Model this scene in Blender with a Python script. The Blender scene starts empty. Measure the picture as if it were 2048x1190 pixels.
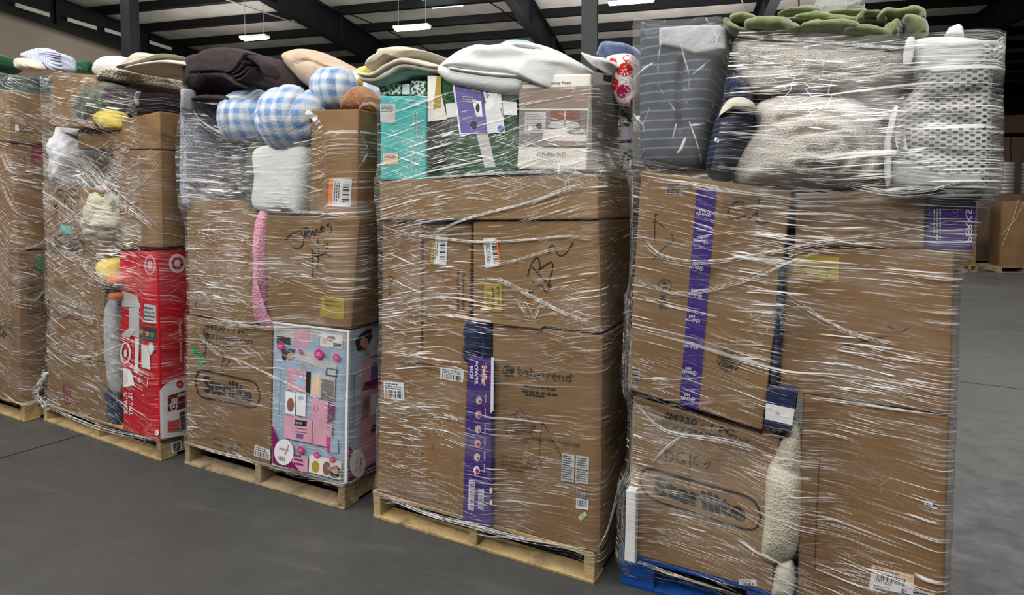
import bpy, bmesh, math, random
from mathutils import Vector, Matrix, noise
from mathutils.bvhtree import BVHTree
RD = random.Random(11)
scn = bpy.context.scene
COL = scn.collection
# ------------------------------------------------------------------ camera
W, H, F, HOR, CX = 2048.0, 1190.0, 1220.0, 410.0, 1024.0
PITCH = math.radians(3.0)
PPY = HOR + F * math.tan(PITCH)
CAM = Vector((0, 0, 1.6))
RIGHT = Vector((1, 0, 0)); UP = Vector((0, math.sin(PITCH), math.cos(PITCH))); FWD = Vector((0, math.cos(PITCH), -math.sin(PITCH)))
cd = bpy.data.cameras.new('camera'); cam = bpy.data.objects.new('camera', cd); COL.objects.link(cam)
cam.location = CAM; cam.rotation_euler = (math.pi / 2 - PITCH, 0, 0)
cd.sensor_width = 36; cd.lens = 36 * F / W; cd.shift_y = -(H / 2 - PPY) / W; cd.clip_end = 200
scn.camera = cam

def ray(px, py):
    return (RIGHT * ((px - CX) / F) + UP * ((PPY - py) / F) + FWD)
def hit(px, py, p, n):
    d = ray(px, py)
    return CAM + d * ((p - CAM).dot(n) / d.dot(n))
def floor_pt(px, py, z=0.0):
    return hit(px, py, Vector((0, 0, z)), Vector((0, 0, 1)))
def at(px, py, Y):
    return hit(px, py, Vector((0, Y, 0)), Vector((0, 1, 0)))

# ------------------------------------------------------------------ materials
class NT:
    def __init__(s, name):
        s.m = bpy.data.materials.new(name); s.m.use_nodes = True
        s.t = s.m.node_tree; s.t.nodes.clear(); s.out = s.n('ShaderNodeOutputMaterial')
    def n(s, typ, **kw):
        nd = s.t.nodes.new(typ)
        for k, v in kw.items(): setattr(nd, k, v)
        return nd
    def l(s, a, b): s.t.links.new(a, b)
    def val(s, sock, v):
        if isinstance(v, bpy.types.NodeSocket): s.l(v, sock)
        else: sock.default_value = v
    def math(s, op, a, b=0.0, c=None, clamp=False):
        nd = s.n('ShaderNodeMath', operation=op, use_clamp=clamp)
        s.val(nd.inputs[0], a); s.val(nd.inputs[1], b)
        if c is not None: s.val(nd.inputs[2], c)
        return nd.outputs[0]
    def obj(s): return s.n('ShaderNodeTexCoord').outputs['Object']
    def uv(s): return s.n('ShaderNodeTexCoord').outputs['UV']
    def mapv(s, v, scale=(1, 1, 1), rot=(0, 0, 0), loc=(0, 0, 0)):
        nd = s.n('ShaderNodeMapping'); s.l(v, nd.inputs[0])
        nd.inputs['Scale'].default_value = scale; nd.inputs['Rotation'].default_value = rot; nd.inputs['Location'].default_value = loc
        return nd.outputs[0]
    def noise(s, v, scale=5, detail=2, rough=.5, dist=0):
        nd = s.n('ShaderNodeTexNoise'); s.l(v, nd.inputs['Vector'])
        nd.inputs['Scale'].default_value = scale; nd.inputs['Detail'].default_value = detail
        nd.inputs['Roughness'].default_value = rough; nd.inputs['Distortion'].default_value = dist
        return nd.outputs['Fac']
    def vor(s, v, scale=5, feature='F1', out='Distance'):
        nd = s.n('ShaderNodeTexVoronoi', feature=feature); s.l(v, nd.inputs['Vector']); nd.inputs['Scale'].default_value = scale
        return nd.outputs[out]
    def ramp(s, v, a, b, lo=0.0, hi=1.0):
        nd = s.n('ShaderNodeMapRange'); s.val(nd.inputs[0], v)
        nd.inputs[1].default_value = a; nd.inputs[2].default_value = b; nd.inputs[3].default_value = lo; nd.inputs[4].default_value = hi
        return nd.outputs[0]
    def mix(s, f, a, b):
        nd = s.n('ShaderNodeMix', data_type='RGBA'); s.val(nd.inputs[0], f)
        for i, c in ((6, a), (7, b)):
            if isinstance(c, bpy.types.NodeSocket): s.l(c, nd.inputs[i])
            else: nd.inputs[i].default_value = (c[0], c[1], c[2], 1)
        return nd.outputs[2]
    def bump(s, h, strength=.3, dist=.01):
        nd = s.n('ShaderNodeBump'); s.l(h, nd.inputs['Height']); nd.inputs['Strength'].default_value = strength; nd.inputs['Distance'].default_value = dist
        return nd.outputs[0]
    def pbr(s, col, rough=.7, spec=.3, normal=None, metal=0, sheen=0):
        b = s.n('ShaderNodeBsdfPrincipled')
        if isinstance(col, bpy.types.NodeSocket): s.l(col, b.inputs['Base Color'])
        else: b.inputs['Base Color'].default_value = (col[0], col[1], col[2], 1)
        s.val(b.inputs['Roughness'], rough); b.inputs['Specular IOR Level'].default_value = spec; b.inputs['Metallic'].default_value = metal
        if sheen: b.inputs['Sheen Weight'].default_value = sheen
        if normal is not None: s.l(normal, b.inputs['Normal'])
        return b.outputs[0]
    def done(s, sh): s.l(sh, s.out.inputs[0]); return s.m

def lin(r, g, b):
    f = lambda c: (c / 255 / 12.92) if c <= 10 else ((c / 255 + .055) / 1.055) ** 2.4
    return (f(r), f(g), f(b))
def sc_(c, k): return tuple(min(1, x * k) for x in c)

def cardboard(name, c):
    t = NT(name); o = t.obj(); rnd = t.n('ShaderNodeObjectInfo').outputs['Random']
    a = t.noise(o, 2.2, 3, .6); b = t.noise(t.mapv(o, (6, 6, 260)), 1, 2); st = t.noise(t.mapv(o, (3, 3, 9)), 2, 4, .7)
    col = t.mix(t.ramp(a, .3, .7), sc_(c, .78), sc_(c, 1.08)); col = t.mix(t.ramp(b, .4, .7, 0, .35), col, sc_(c, .72))
    col = t.mix(t.ramp(st, .58, .75, 0, .4), col, sc_(c, .62)); col = t.mix(t.math('MULTIPLY', rnd, .35), col, sc_(c, .7))
    return t.done(t.pbr(col, .75, .25, t.bump(t.math('ADD', b, t.math('MULTIPLY', a, 3)), .25, .002)))
def plain(name, c, rough=.6, spec=.3, nz=.12, scale=8, metal=0):
    t = NT(name); a = t.noise(t.obj(), scale, 3)
    return t.done(t.pbr(t.mix(t.ramp(a, .3, .7), sc_(c, 1 - nz), sc_(c, 1 + nz)), rough, spec, t.bump(a, .15, .004), metal))
def fabric(name, c, fine=320, lump=14, amp=.4, sheen=.2, wrinkle=(1, 1, 1), var=.2):
    t = NT(name); o = t.obj(); a = t.noise(t.mapv(o, wrinkle), lump, 4, .6, .6); b = t.noise(o, fine, 2)
    col = t.mix(t.ramp(a, .3, .7), sc_(c, 1 - var), sc_(c, 1 + var * .5))
    h = t.math('ADD', t.math('MULTIPLY', a, 1.0), t.math('MULTIPLY', b, .08))
    return t.done(t.pbr(col, .92, .1, t.bump(h, amp, .02), 0, sheen))
def sherpa(name, c, c2=None, scale=90, amp=.8):
    t = NT(name); o = t.obj(); v = t.vor(o, scale); a = t.noise(o, 7, 3, .6); b = t.noise(o, scale * 1.7, 2)
    h = t.math('ADD', v, b)
    col = t.mix(t.ramp(a, .35, .65), c, c2 or sc_(c, .75)); col = t.mix(t.ramp(v, .1, .6), sc_(c, 1.15), col)
    return t.done(t.pbr(col, .95, .05, t.bump(h, amp, .012), 0, .3))
def gingham(name, c1, c2, p=.062):
    t = NT(name); o = t.obj(); s = t.n('ShaderNodeSeparateXYZ'); t.l(o, s.inputs[0])
    k = 2 * math.pi / p
    a = t.ramp(t.math('SINE', t.math('MULTIPLY', s.outputs[0], k)), -.6, .6); b = t.ramp(t.math('SINE', t.math('MULTIPLY', s.outputs[2], k)), -.6, .6)
    f = t.math('MULTIPLY', t.math('ADD', a, b), .5); v = t.noise(o, 160, 2)
    col = t.mix(f, c1, c2); col = t.mix(t.ramp(v, .4, .7, 0, .25), col, (.8, .85, .95))
    return t.done(t.pbr(col, .95, .05, t.bump(v, .5, .01), 0, .3))
def spotted(name, bg, fg, scale, lo, hi, rough=.6):
    t = NT(name); o = t.obj(); v = t.vor(t.mapv(o, (1, 1, 1.3)), scale, 'DISTANCE_TO_EDGE')
    return t.done(t.pbr(t.mix(t.ramp(v, lo, hi), bg, fg), rough, .3, t.bump(v, .1, .004)))
def floral(name):
    t = NT(name); o = t.obj(); v = t.vor(t.mapv(o, (1, .3, 1)), 13); w = t.noise(o, 34, 3, .6, 2.0)
    m = t.math('MULTIPLY', t.ramp(v, .46, .38), t.ramp(w, .40, .46)); st = t.ramp(t.math('ABSOLUTE', t.math('SUBTRACT', t.noise(o, 11, 1, .4, 1.5), .5)), .018, .006)
    col = t.mix(t.math('MAXIMUM', m, st), (.78, .74, .72), lin(178, 38, 34)); col = t.mix(t.math('MULTIPLY', m, t.ramp(t.noise(o, 6), .5, .55)), col, lin(150, 30, 80))
    return t.done(t.pbr(col, .9, .1))
def meshcloth(name):
    t = NT(name); o = t.obj(); s = t.n('ShaderNodeSeparateXYZ'); t.l(o, s.inputs[0])
    wob = t.math('MULTIPLY', t.noise(o, 5, 2), .02)
    x = t.math('ADD', s.outputs[0], wob); z = t.math('ADD', s.outputs[2], wob)
    a = t.math('SINE', t.math('MULTIPLY', z, math.pi / .0095)); b = t.math('SINE', t.math('MULTIPLY', x, math.pi / .0150))
    f = t.ramp(t.math('MULTIPLY', a, b), .05, .35); big = t.ramp(t.noise(o, 3, 2), .3, .6, .55, 1)
    col = t.mix(t.math('MULTIPLY', f, big), lin(196, 196, 192), lin(48, 50, 52))
    return t.done(t.pbr(col, .85, .15, t.bump(f, -.5, .004)))
def striped(name, c1, c2, period=.034, duty=.12, rough=.7, axis=2, blur=.1):
    t = NT(name); o = t.obj(); s = t.n('ShaderNodeSeparateXYZ'); t.l(o, s.inputs[0])
    w = t.math('ADD', s.outputs[axis], t.math('MULTIPLY', t.noise(o, 4, 2), .012))
    f = t.math('FRACT', t.math('MULTIPLY', w, 1 / period)); f = t.ramp(t.math('ABSOLUTE', t.math('SUBTRACT', f, .5)), duty, duty + blur, 1, 0)
    n = t.noise(o, 30, 3)
    col = t.mix(f, c1, c2); col = t.mix(t.ramp(n, .4, .8, 0, .4), col, sc_(c1, .6))
    return t.done(t.pbr(col, rough, .3, t.bump(t.math('ADD', f, n), .3, .008)))
def wood(name, c, dirt=(.03, .025, .02), k=.5):
    t = NT(name); o = t.obj(); rnd = t.n('ShaderNodeObjectInfo').outputs['Random']
    g = t.noise(t.mapv(o, (3, 3, 45)), 3, 4, .6, .8); d = t.noise(o, 9, 5, .7, .5); e = t.noise(o, 34, 3, .7)
    col = t.mix(t.ramp(g, .3, .7), sc_(c, .72), sc_(c, 1.12)); col = t.mix(t.math('MULTIPLY', t.ramp(d, .5, .72), k + .25), col, dirt)
    col = t.mix(t.ramp(e, .63, .72, 0, .6), col, dirt); col = t.mix(t.math('MULTIPLY', rnd, .3), col, sc_(c, .6))
    return t.done(t.pbr(col, .8, .2, t.bump(g, .3, .004)))
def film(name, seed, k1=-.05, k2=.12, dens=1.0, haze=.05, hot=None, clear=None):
    """clear stretch film: mostly transparent, glints on its ridges painted as white streaks, milkier where film gathers"""
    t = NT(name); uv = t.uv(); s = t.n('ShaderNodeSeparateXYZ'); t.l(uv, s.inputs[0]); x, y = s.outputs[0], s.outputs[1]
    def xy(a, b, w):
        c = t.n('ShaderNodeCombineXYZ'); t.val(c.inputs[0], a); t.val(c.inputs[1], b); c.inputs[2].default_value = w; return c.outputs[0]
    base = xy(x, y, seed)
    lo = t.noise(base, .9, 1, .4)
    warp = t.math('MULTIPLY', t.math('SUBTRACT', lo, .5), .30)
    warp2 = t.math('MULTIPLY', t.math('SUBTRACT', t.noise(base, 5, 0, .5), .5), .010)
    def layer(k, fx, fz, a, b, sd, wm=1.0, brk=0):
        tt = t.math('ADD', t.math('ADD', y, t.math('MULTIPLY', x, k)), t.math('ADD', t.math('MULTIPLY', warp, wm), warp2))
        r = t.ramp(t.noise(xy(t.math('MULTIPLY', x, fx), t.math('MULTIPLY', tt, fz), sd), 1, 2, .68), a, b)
        if brk:   # painted glints are broken into short runs
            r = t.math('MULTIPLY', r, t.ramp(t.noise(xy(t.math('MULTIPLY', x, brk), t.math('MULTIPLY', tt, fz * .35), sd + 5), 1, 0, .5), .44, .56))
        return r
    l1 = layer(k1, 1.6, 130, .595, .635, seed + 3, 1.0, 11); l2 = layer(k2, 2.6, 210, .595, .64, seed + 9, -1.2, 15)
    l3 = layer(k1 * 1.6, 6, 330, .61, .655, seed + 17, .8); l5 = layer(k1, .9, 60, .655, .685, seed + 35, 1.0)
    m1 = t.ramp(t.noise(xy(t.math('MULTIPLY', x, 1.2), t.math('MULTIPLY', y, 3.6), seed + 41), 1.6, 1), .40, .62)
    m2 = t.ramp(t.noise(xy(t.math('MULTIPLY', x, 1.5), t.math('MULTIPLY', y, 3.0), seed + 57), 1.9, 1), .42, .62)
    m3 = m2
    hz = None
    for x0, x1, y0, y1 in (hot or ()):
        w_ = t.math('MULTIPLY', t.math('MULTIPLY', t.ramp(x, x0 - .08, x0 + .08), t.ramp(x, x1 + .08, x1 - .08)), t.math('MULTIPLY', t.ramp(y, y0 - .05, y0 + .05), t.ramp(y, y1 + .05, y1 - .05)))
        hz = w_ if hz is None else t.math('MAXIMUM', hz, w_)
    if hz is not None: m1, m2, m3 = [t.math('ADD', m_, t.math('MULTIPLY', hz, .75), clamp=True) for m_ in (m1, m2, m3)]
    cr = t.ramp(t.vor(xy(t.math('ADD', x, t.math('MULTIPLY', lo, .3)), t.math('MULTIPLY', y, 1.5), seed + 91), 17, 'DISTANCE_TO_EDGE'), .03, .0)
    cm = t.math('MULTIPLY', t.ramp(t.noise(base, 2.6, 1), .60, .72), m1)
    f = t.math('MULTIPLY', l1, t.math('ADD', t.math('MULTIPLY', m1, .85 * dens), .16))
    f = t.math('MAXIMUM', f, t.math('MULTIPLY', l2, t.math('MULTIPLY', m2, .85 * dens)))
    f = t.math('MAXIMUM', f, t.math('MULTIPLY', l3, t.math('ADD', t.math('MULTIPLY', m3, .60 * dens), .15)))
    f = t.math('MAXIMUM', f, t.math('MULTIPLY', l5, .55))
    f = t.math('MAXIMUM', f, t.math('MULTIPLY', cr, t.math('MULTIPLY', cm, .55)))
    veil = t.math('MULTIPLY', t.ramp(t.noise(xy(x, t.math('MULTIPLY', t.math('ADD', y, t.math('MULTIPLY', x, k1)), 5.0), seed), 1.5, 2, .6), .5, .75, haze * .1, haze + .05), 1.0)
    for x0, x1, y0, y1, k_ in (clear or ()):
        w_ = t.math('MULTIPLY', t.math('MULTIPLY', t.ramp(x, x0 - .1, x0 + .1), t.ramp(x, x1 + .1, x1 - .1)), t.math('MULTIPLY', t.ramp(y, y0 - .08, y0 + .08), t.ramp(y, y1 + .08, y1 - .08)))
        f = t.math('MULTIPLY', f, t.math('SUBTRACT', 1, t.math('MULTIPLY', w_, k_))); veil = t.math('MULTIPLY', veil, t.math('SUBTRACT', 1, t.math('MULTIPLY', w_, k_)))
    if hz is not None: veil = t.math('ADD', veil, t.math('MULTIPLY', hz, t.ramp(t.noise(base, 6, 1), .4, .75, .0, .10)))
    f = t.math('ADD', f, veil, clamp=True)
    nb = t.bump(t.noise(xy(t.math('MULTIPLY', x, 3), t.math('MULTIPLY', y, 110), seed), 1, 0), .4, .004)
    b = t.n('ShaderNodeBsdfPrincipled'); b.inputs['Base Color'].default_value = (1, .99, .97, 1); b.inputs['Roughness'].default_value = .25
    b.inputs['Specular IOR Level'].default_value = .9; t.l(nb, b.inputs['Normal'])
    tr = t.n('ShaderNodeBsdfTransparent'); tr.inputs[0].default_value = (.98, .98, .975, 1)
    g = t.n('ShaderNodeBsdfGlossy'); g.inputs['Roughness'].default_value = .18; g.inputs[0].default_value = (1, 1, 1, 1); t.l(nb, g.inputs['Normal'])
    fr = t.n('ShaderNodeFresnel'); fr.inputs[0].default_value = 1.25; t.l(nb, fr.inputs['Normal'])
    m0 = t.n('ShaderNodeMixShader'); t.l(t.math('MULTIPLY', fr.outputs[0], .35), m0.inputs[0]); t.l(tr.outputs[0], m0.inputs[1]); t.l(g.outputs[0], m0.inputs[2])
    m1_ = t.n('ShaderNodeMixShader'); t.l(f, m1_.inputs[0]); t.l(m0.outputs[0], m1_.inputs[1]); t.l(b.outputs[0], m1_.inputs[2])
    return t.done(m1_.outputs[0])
def clearbag(name, dens=.5, scale=16, base=.07):
    t = NT(name); o = t.obj()
    a = t.ramp(t.vor(t.mapv(o, (1, 1, .45), (0, .5, 0)), scale * .7, 'DISTANCE_TO_EDGE'), .03, .0); a = t.math('MULTIPLY', a, t.ramp(t.noise(o, scale * 1.5, 2), .45, .6))
    w = t.ramp(t.noise(o, 5, 2), .42, .62)
    f = t.math('ADD', t.math('MULTIPLY', a, t.math('MULTIPLY', w, dens)), base, clamp=True)
    b = t.n('ShaderNodeBsdfPrincipled'); b.inputs['Base Color'].default_value = (.95, .96, .97, 1); b.inputs['Roughness'].default_value = .15
    nb = t.bump(a, .5, .01); t.l(nb, b.inputs['Normal'])
    tr = t.n('ShaderNodeBsdfTransparent'); m = t.n('ShaderNodeMixShader'); t.l(f, m.inputs[0]); t.l(tr.outputs[0], m.inputs[1]); t.l(b.outputs[0], m.inputs[2])
    return t.done(m.outputs[0])
def emit(name, c, s):
    t = NT(name); e = t.n('ShaderNodeEmission'); e.inputs[0].default_value = (*c, 1); e.inputs[1].default_value = s
    return t.done(e.outputs[0])

M = {}
CB = lin(141, 111, 78)
M['card'] = cardboard('brown_cardboard', CB)
M['card2'] = cardboard('warm_cardboard', lin(144, 112, 77))
M['card3'] = cardboard('pale_cardboard', lin(149, 120, 87))
M['carddark'] = cardboard('far_cardboard', lin(128, 106, 88))
M['ink'] = plain('black_ink', (.018, .017, .016), .7); M['inkgrey'] = plain('faded_black_ink', (.034, .028, .024), .8)
M['white'] = plain('white_paper', (.76, .77, .78), .55, .3, .05); M['cream'] = plain('cream_print', lin(222, 218, 208), .6)
M['purple'] = plain('purple_print', lin(64, 42, 120), .4, .4); M['purple2'] = plain('light_purple_print', lin(104, 92, 160), .5)
M['red'] = plain('red_print', lin(196, 22, 40), .45, .4); M['darkred'] = plain('dark_red_print', lin(120, 20, 38), .5)
M['yellow'] = plain('yellow_label', lin(166, 142, 56), .6); M['orange'] = plain('orange_label', lin(226, 120, 70), .6); M['peach'] = plain('peach_label', lin(226, 192, 160), .6)
M['green'] = plain('green_sticker', lin(40, 150, 90), .5); M['teal'] = plain('teal_print', lin(70, 176, 172), .45, .4)
M['skyblue'] = plain('pale_blue_print', lin(160, 182, 204), .5); M['pink'] = plain('pink_print', lin(210, 156, 176), .5); M['hotpink'] = plain('magenta_print', lin(206, 50, 122), .5)
M['plum'] = plain('plum_print', lin(120, 30, 90), .5); M['skin'] = plain('photo_skin_print', lin(190, 140, 118), .6); M['hair'] = plain('photo_hair_print', lin(48, 34, 32), .6)
M['grey'] = plain('grey_print', lin(128, 122, 118), .6); M['lgrey'] = plain('light_grey_print', lin(190, 190, 190), .6); M['dgrey'] = plain('dark_grey_print', lin(62, 62, 66), .6)
M['taupe'] = plain('taupe_print', lin(150, 130, 120), .6); M['rust'] = plain('headboard_print', lin(136, 90, 78), .6); M['blue'] = plain('blue_print', lin(46, 110, 190), .5)
M['darkgreen'] = plain('dark_green_plastic', lin(28, 76, 48), .35, .5, .35, 9); M['black'] = plain('black_plastic', (.02, .02, .024), .4)
M['navyfab'] = fabric('navy_fabric', lin(30, 40, 74)); M['navysat'] = striped('navy_quilted', lin(34, 40, 58), lin(70, 78, 96), .02, .1)
M['brownfab'] = fabric('dark_brown_fabric', lin(58, 48, 50), 300, 10, .6, .05, (1, 1, 2.2), .25)
M['beigefab'] = fabric('beige_fabric', lin(196, 174, 150), 300, 9, .35); M['creamfab'] = fabric('cream_fabric', lin(214, 208, 192), 320, 8, .3, .2, (1, 1, 2), .08)
M['whitefab'] = fabric('white_fabric', lin(216, 219, 217), 320, 7, .3, .2, (1, 1, 2), .05); M['greyfab'] = fabric('pale_grey_fabric', lin(176, 178, 180), 300, 12, .5)
M['oatfab'] = fabric('oatmeal_folds', lin(198, 190, 172), 300, 6, .3, .2, (1, 1, 4), .1)
M['greenfab'] = fabric('olive_plush', lin(128, 136, 94), 260, 13, .7, .6, (1, 1, 1), .35); M['green2'] = fabric('bottle_green_fabric', lin(36, 82, 60), 260, 12, .6)
M['greenpil'] = fabric('green_pillow', lin(64, 130, 92), 260, 8, .3); M['mint'] = fabric('mint_fabric', lin(160, 190, 180), 260, 8, .3)
M['stripefab'] = striped('blue_white_ticking', lin(186, 194, 222), lin(226, 230, 240), .022, .15, .9, 0); M['bluefab'] = fabric('denim_blue_fleece', lin(104, 120, 158), 260, 14, .7, .4)
M['tealsherpa'] = sherpa('grey_teal_sherpa', lin(112, 140, 134), lin(80, 106, 102), 130); M['cushsherpa'] = sherpa('cream_mottled_sherpa', lin(206, 200, 178), lin(150, 146, 122), 70)
M['whitesherpa'] = sherpa('white_fluffy_plush', lin(224, 218, 208), lin(204, 196, 186), 200, .6); M['pinkplush'] = sherpa('pink_plush', lin(240, 150, 186), lin(246, 188, 206), 120)
M['ivory'] = sherpa('ivory_boucle', lin(212, 205, 184), lin(184, 176, 152), 130, .5); M['tansherpa'] = sherpa('tan_teddy', lin(184, 134, 84), lin(150, 100, 62), 150)
M['purplefab'] = fabric('plum_velour', lin(52, 22, 48), 200, 12, .6, .05); M['yellowfab'] = fabric('yellow_plush', lin(232, 208, 96), 240, 12, .5, .4)
M['olivefab'] = fabric('grey_green_fabric', lin(96, 104, 84), 260, 15, .8, .3, (1, 1, 1), .4); M['orangefab'] = fabric('orange_felt', lin(226, 110, 56), 240)
M['gingham'] = gingham('blue_gingham_plush', lin(216, 222, 222), lin(96, 140, 196)); M['leopard'] = spotted('green_spotted_print', lin(225, 228, 222), lin(54, 96, 76), 42, .09, .13)
M['floral'] = floral('red_floral_fabric'); M['mesh'] = meshcloth('grey_hex_mesh'); M['bedding'] = striped('slate_striped_bedding', lin(48, 55, 66), lin(98, 106, 118), .036, .06)
M['mixgrey'] = spotted('grey_printed_textile', lin(168, 170, 182), lin(122, 122, 136), 38, .05, .25, .8)
M['wood'] = wood('pallet_pine', lin(196, 170, 122)); M['woodold'] = wood('weathered_pallet_wood', lin(168, 148, 118), k=.7); M['bluewood'] = wood('blue_painted_wood', lin(22, 78, 158), (.02, .03, .04), .35)
M['steel'] = plain('dark_painted_steel', lin(10, 12, 16), .55, .3, .2, 3); M['steelcol'] = plain('column_paint', lin(34, 37, 41), .5, .35, .15, 3)
M['panel'] = plain('roof_insulation', lin(184, 178, 170), .8, .2, .2, 1.2); M['wallm'] = plain('beige_metal_wall', lin(176, 164, 148), .8, .2, .1, .5)
M['wallfar'] = plain('far_tan_wall', lin(136, 116, 98), .8, .2, .1, .5); M['lamp'] = emit('lamp_tube', (1, .99, .95), 9); M['sky'] = emit('skylight_daylight', (.95, .98, 1), 3.2)
M['conduit'] = plain('galvanised_conduit', lin(150, 152, 155), .4, .5, .1, 3)
M['bag'] = clearbag('clear_zip_bag', .75, 14); M['baglite'] = clearbag('thin_clear_bag', .95, 22, .22); M['flap'] = plain('white_plastic_flap', (.7, .71, .74), .4)
def concrete():
    t = NT('sealed_concrete'); o = t.obj(); a = t.noise(o, .45, 4, .6, .4); b = t.noise(o, 6, 5, .7); c = t.noise(o, 70, 3)
    sw = t.noise(t.mapv(o, (.5, 3, 1), (0, 0, .7)), 2.2, 4, .6, 1)
    col = t.mix(t.ramp(a, .3, .7), lin(60, 61, 61), lin(82, 82, 80)); col = t.mix(t.ramp(b, .45, .75, 0, .35), col, lin(50, 50, 50))
    col = t.mix(t.ramp(sw, .55, .75, 0, .35), col, lin(100, 99, 96)); col = t.mix(t.ramp(c, .7, .78, 0, .5), col, lin(120, 118, 112))
    return t.done(t.pbr(col, t.ramp(b, .3, .8, .38, .62), .45, t.bump(t.math('ADD', b, c), .1, .003)))
M['floor'] = concrete(); M['joint'] = plain('joint_filler', (.006, .006, .006), .8)

# ------------------------------------------------------------------ mesh helpers
USED = {}
def link_mesh(name, verts, faces, mats, mw=None, parent=None, fm=None, smooth=False, uvs=None):
    me = bpy.data.meshes.new(name); me.from_pydata([tuple(v) for v in verts], [], faces)
    for m in mats: me.materials.append(m)
    if fm:
        for p, i in zip(me.polygons, fm): p.material_index = i
    if smooth:
        for p in me.polygons: p.use_smooth = True
    if uvs:
        ul = me.uv_layers.new(name='UVMap')
        for p in me.polygons:
            for li in p.loop_indices: ul.data[li].uv = uvs[me.loops[li].vertex_index]
    me.validate(); me.update()
    o = bpy.data.objects.new(name, me); COL.objects.link(o)
    if parent is not None: o.parent = parent
    elif mw is not None: o.matrix_world = mw
    return o
def tag(o, label=None, cat=None, group=None, kind=None):
    if label: o['label'] = label
    if cat: o['category'] = cat
    if group: o['group'] = group
    if kind: o['kind'] = kind
    return o
def boxvf(x0, x1, y0, y1, z0, z1):
    v = [(x, y, z) for z in (z0, z1) for y in (y0, y1) for x in (x0, x1)]
    return v, [(0, 2, 3, 1), (4, 5, 7, 6), (0, 1, 5, 4), (2, 6, 7, 3), (0, 4, 6, 2), (1, 3, 7, 5)]
class MB:
    def __init__(s): s.v = []; s.f = []; s.m = []
    def add(s, v, f, mi=0):
        n = len(s.v); s.v += [Vector(p) for p in v]; s.f += [tuple(i + n for i in q) for q in f]; s.m += [mi] * len(f); return s
    def box(s, *a, mi=0): v, f = boxvf(*a); return s.add(v, f, mi)
    def beam(s, a, b, w, h, mi=0):   # box beam from a to b (bottom centre line), width w, height h
        a = Vector(a); b = Vector(b); d = (b - a).normalized(); n = d.cross(Vector((0, 0, 1))).normalized() * w / 2; up = Vector((0, 0, h))
        v = [a - n, a + n, a + n + up, a - n + up, b - n, b + n, b + n + up, b - n + up]
        return s.add(v, [(0, 1, 2, 3), (7, 6, 5, 4), (0, 4, 5, 1), (1, 5, 6, 2), (2, 6, 7, 3), (3, 7, 4, 0)], mi)
    def tube(s, pts, r, n=6, mi=0):
        pts = [Vector(p) for p in pts]; rings = []
        for i, p in enumerate(pts):
            d = (pts[min(i + 1, len(pts) - 1)] - pts[max(i - 1, 0)]).normalized()
            a = d.cross(Vector((0, .3, 1))).normalized(); b = d.cross(a)
            rr = r[i] if isinstance(r, list) else r
            rings.append([p + (a * math.cos(t) + b * math.sin(t)) * rr for t in [2 * math.pi * k / n for k in range(n)]])
        v = [q for g in rings for q in g]; f = []
        for i in range(len(pts) - 1):
            for k in range(n):
                f.append((i * n + k, i * n + (k + 1) % n, (i + 1) * n + (k + 1) % n, (i + 1) * n + k))
        f += [tuple(range(n))[::-1], tuple((len(pts) - 1) * n + k for k in range(n))]
        return s.add(v, f, mi)
    def build(s, name, mats, mw=None, parent=None, origin=None, smooth=False):
        o = Vector(origin) if origin else Vector((0, 0, 0))
        return link_mesh(name, [p - o for p in s.v], s.f, mats if isinstance(mats, list) else [mats], mw, parent, s.m, smooth)
def bev(o, w=.004, seg=1, ang=50):
    m = o.modifiers.new('bevel', 'BEVEL'); m.width = w; m.segments = seg; m.limit_method = 'ANGLE'; m.angle_limit = math.radians(ang); return o

# ------------------------------------------------------------------ stack frame
class Stack:
    def __init__(s, L, Rr, depth=1.1, ext=None):
        a = floor_pt(*L); b = floor_pt(*Rr); d = b - a; s.w = d.length; u = d.normalized(); v = Vector((-u.y, u.x, 0))
        s.M = Matrix(((u.x, v.x, 0, a.x), (u.y, v.y, 0, a.y), (0, 0, 1, 0), (0, 0, 0, 1))); s.Mi = s.M.inverted(); s.d = depth; s.u = u; s.vv = v
        s.V = []; s.Fc = []
        s.c = s.Mi @ CAM; s.R3 = s.Mi.to_3x3()
    def loc(s, px, py, p, n):                       # local-frame plane hit
        d = s.R3 @ ray(px, py); p = Vector(p); n = Vector(n)
        return s.c + d * ((p - s.c).dot(n) / d.dot(n))
    def f(s, px, py, v=0.0): return s.loc(px, py, (0, v, 0), (0, 1, 0))
    def reg(s, verts, faces):
        n = len(s.V); s.V += [Vector(v) for v in verts]; s.Fc += [tuple(i + n for i in q) for q in faces]
    def place(s, name, verts, faces, mats, label, cat, group=None, fm=None, smooth=False, reg=True):
        verts = [Vector(v) for v in verts]
        c = sum(verts, Vector()) / len(verts); c.z = min(v.z for v in verts)
        if reg: s.reg(verts, faces)
        o = link_mesh(name, [v - c for v in verts], faces, mats, s.M @ Matrix.Translation(c), None, fm, smooth)
        o['_c'] = tuple(c); tag(o, label, cat, group); return o

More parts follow.
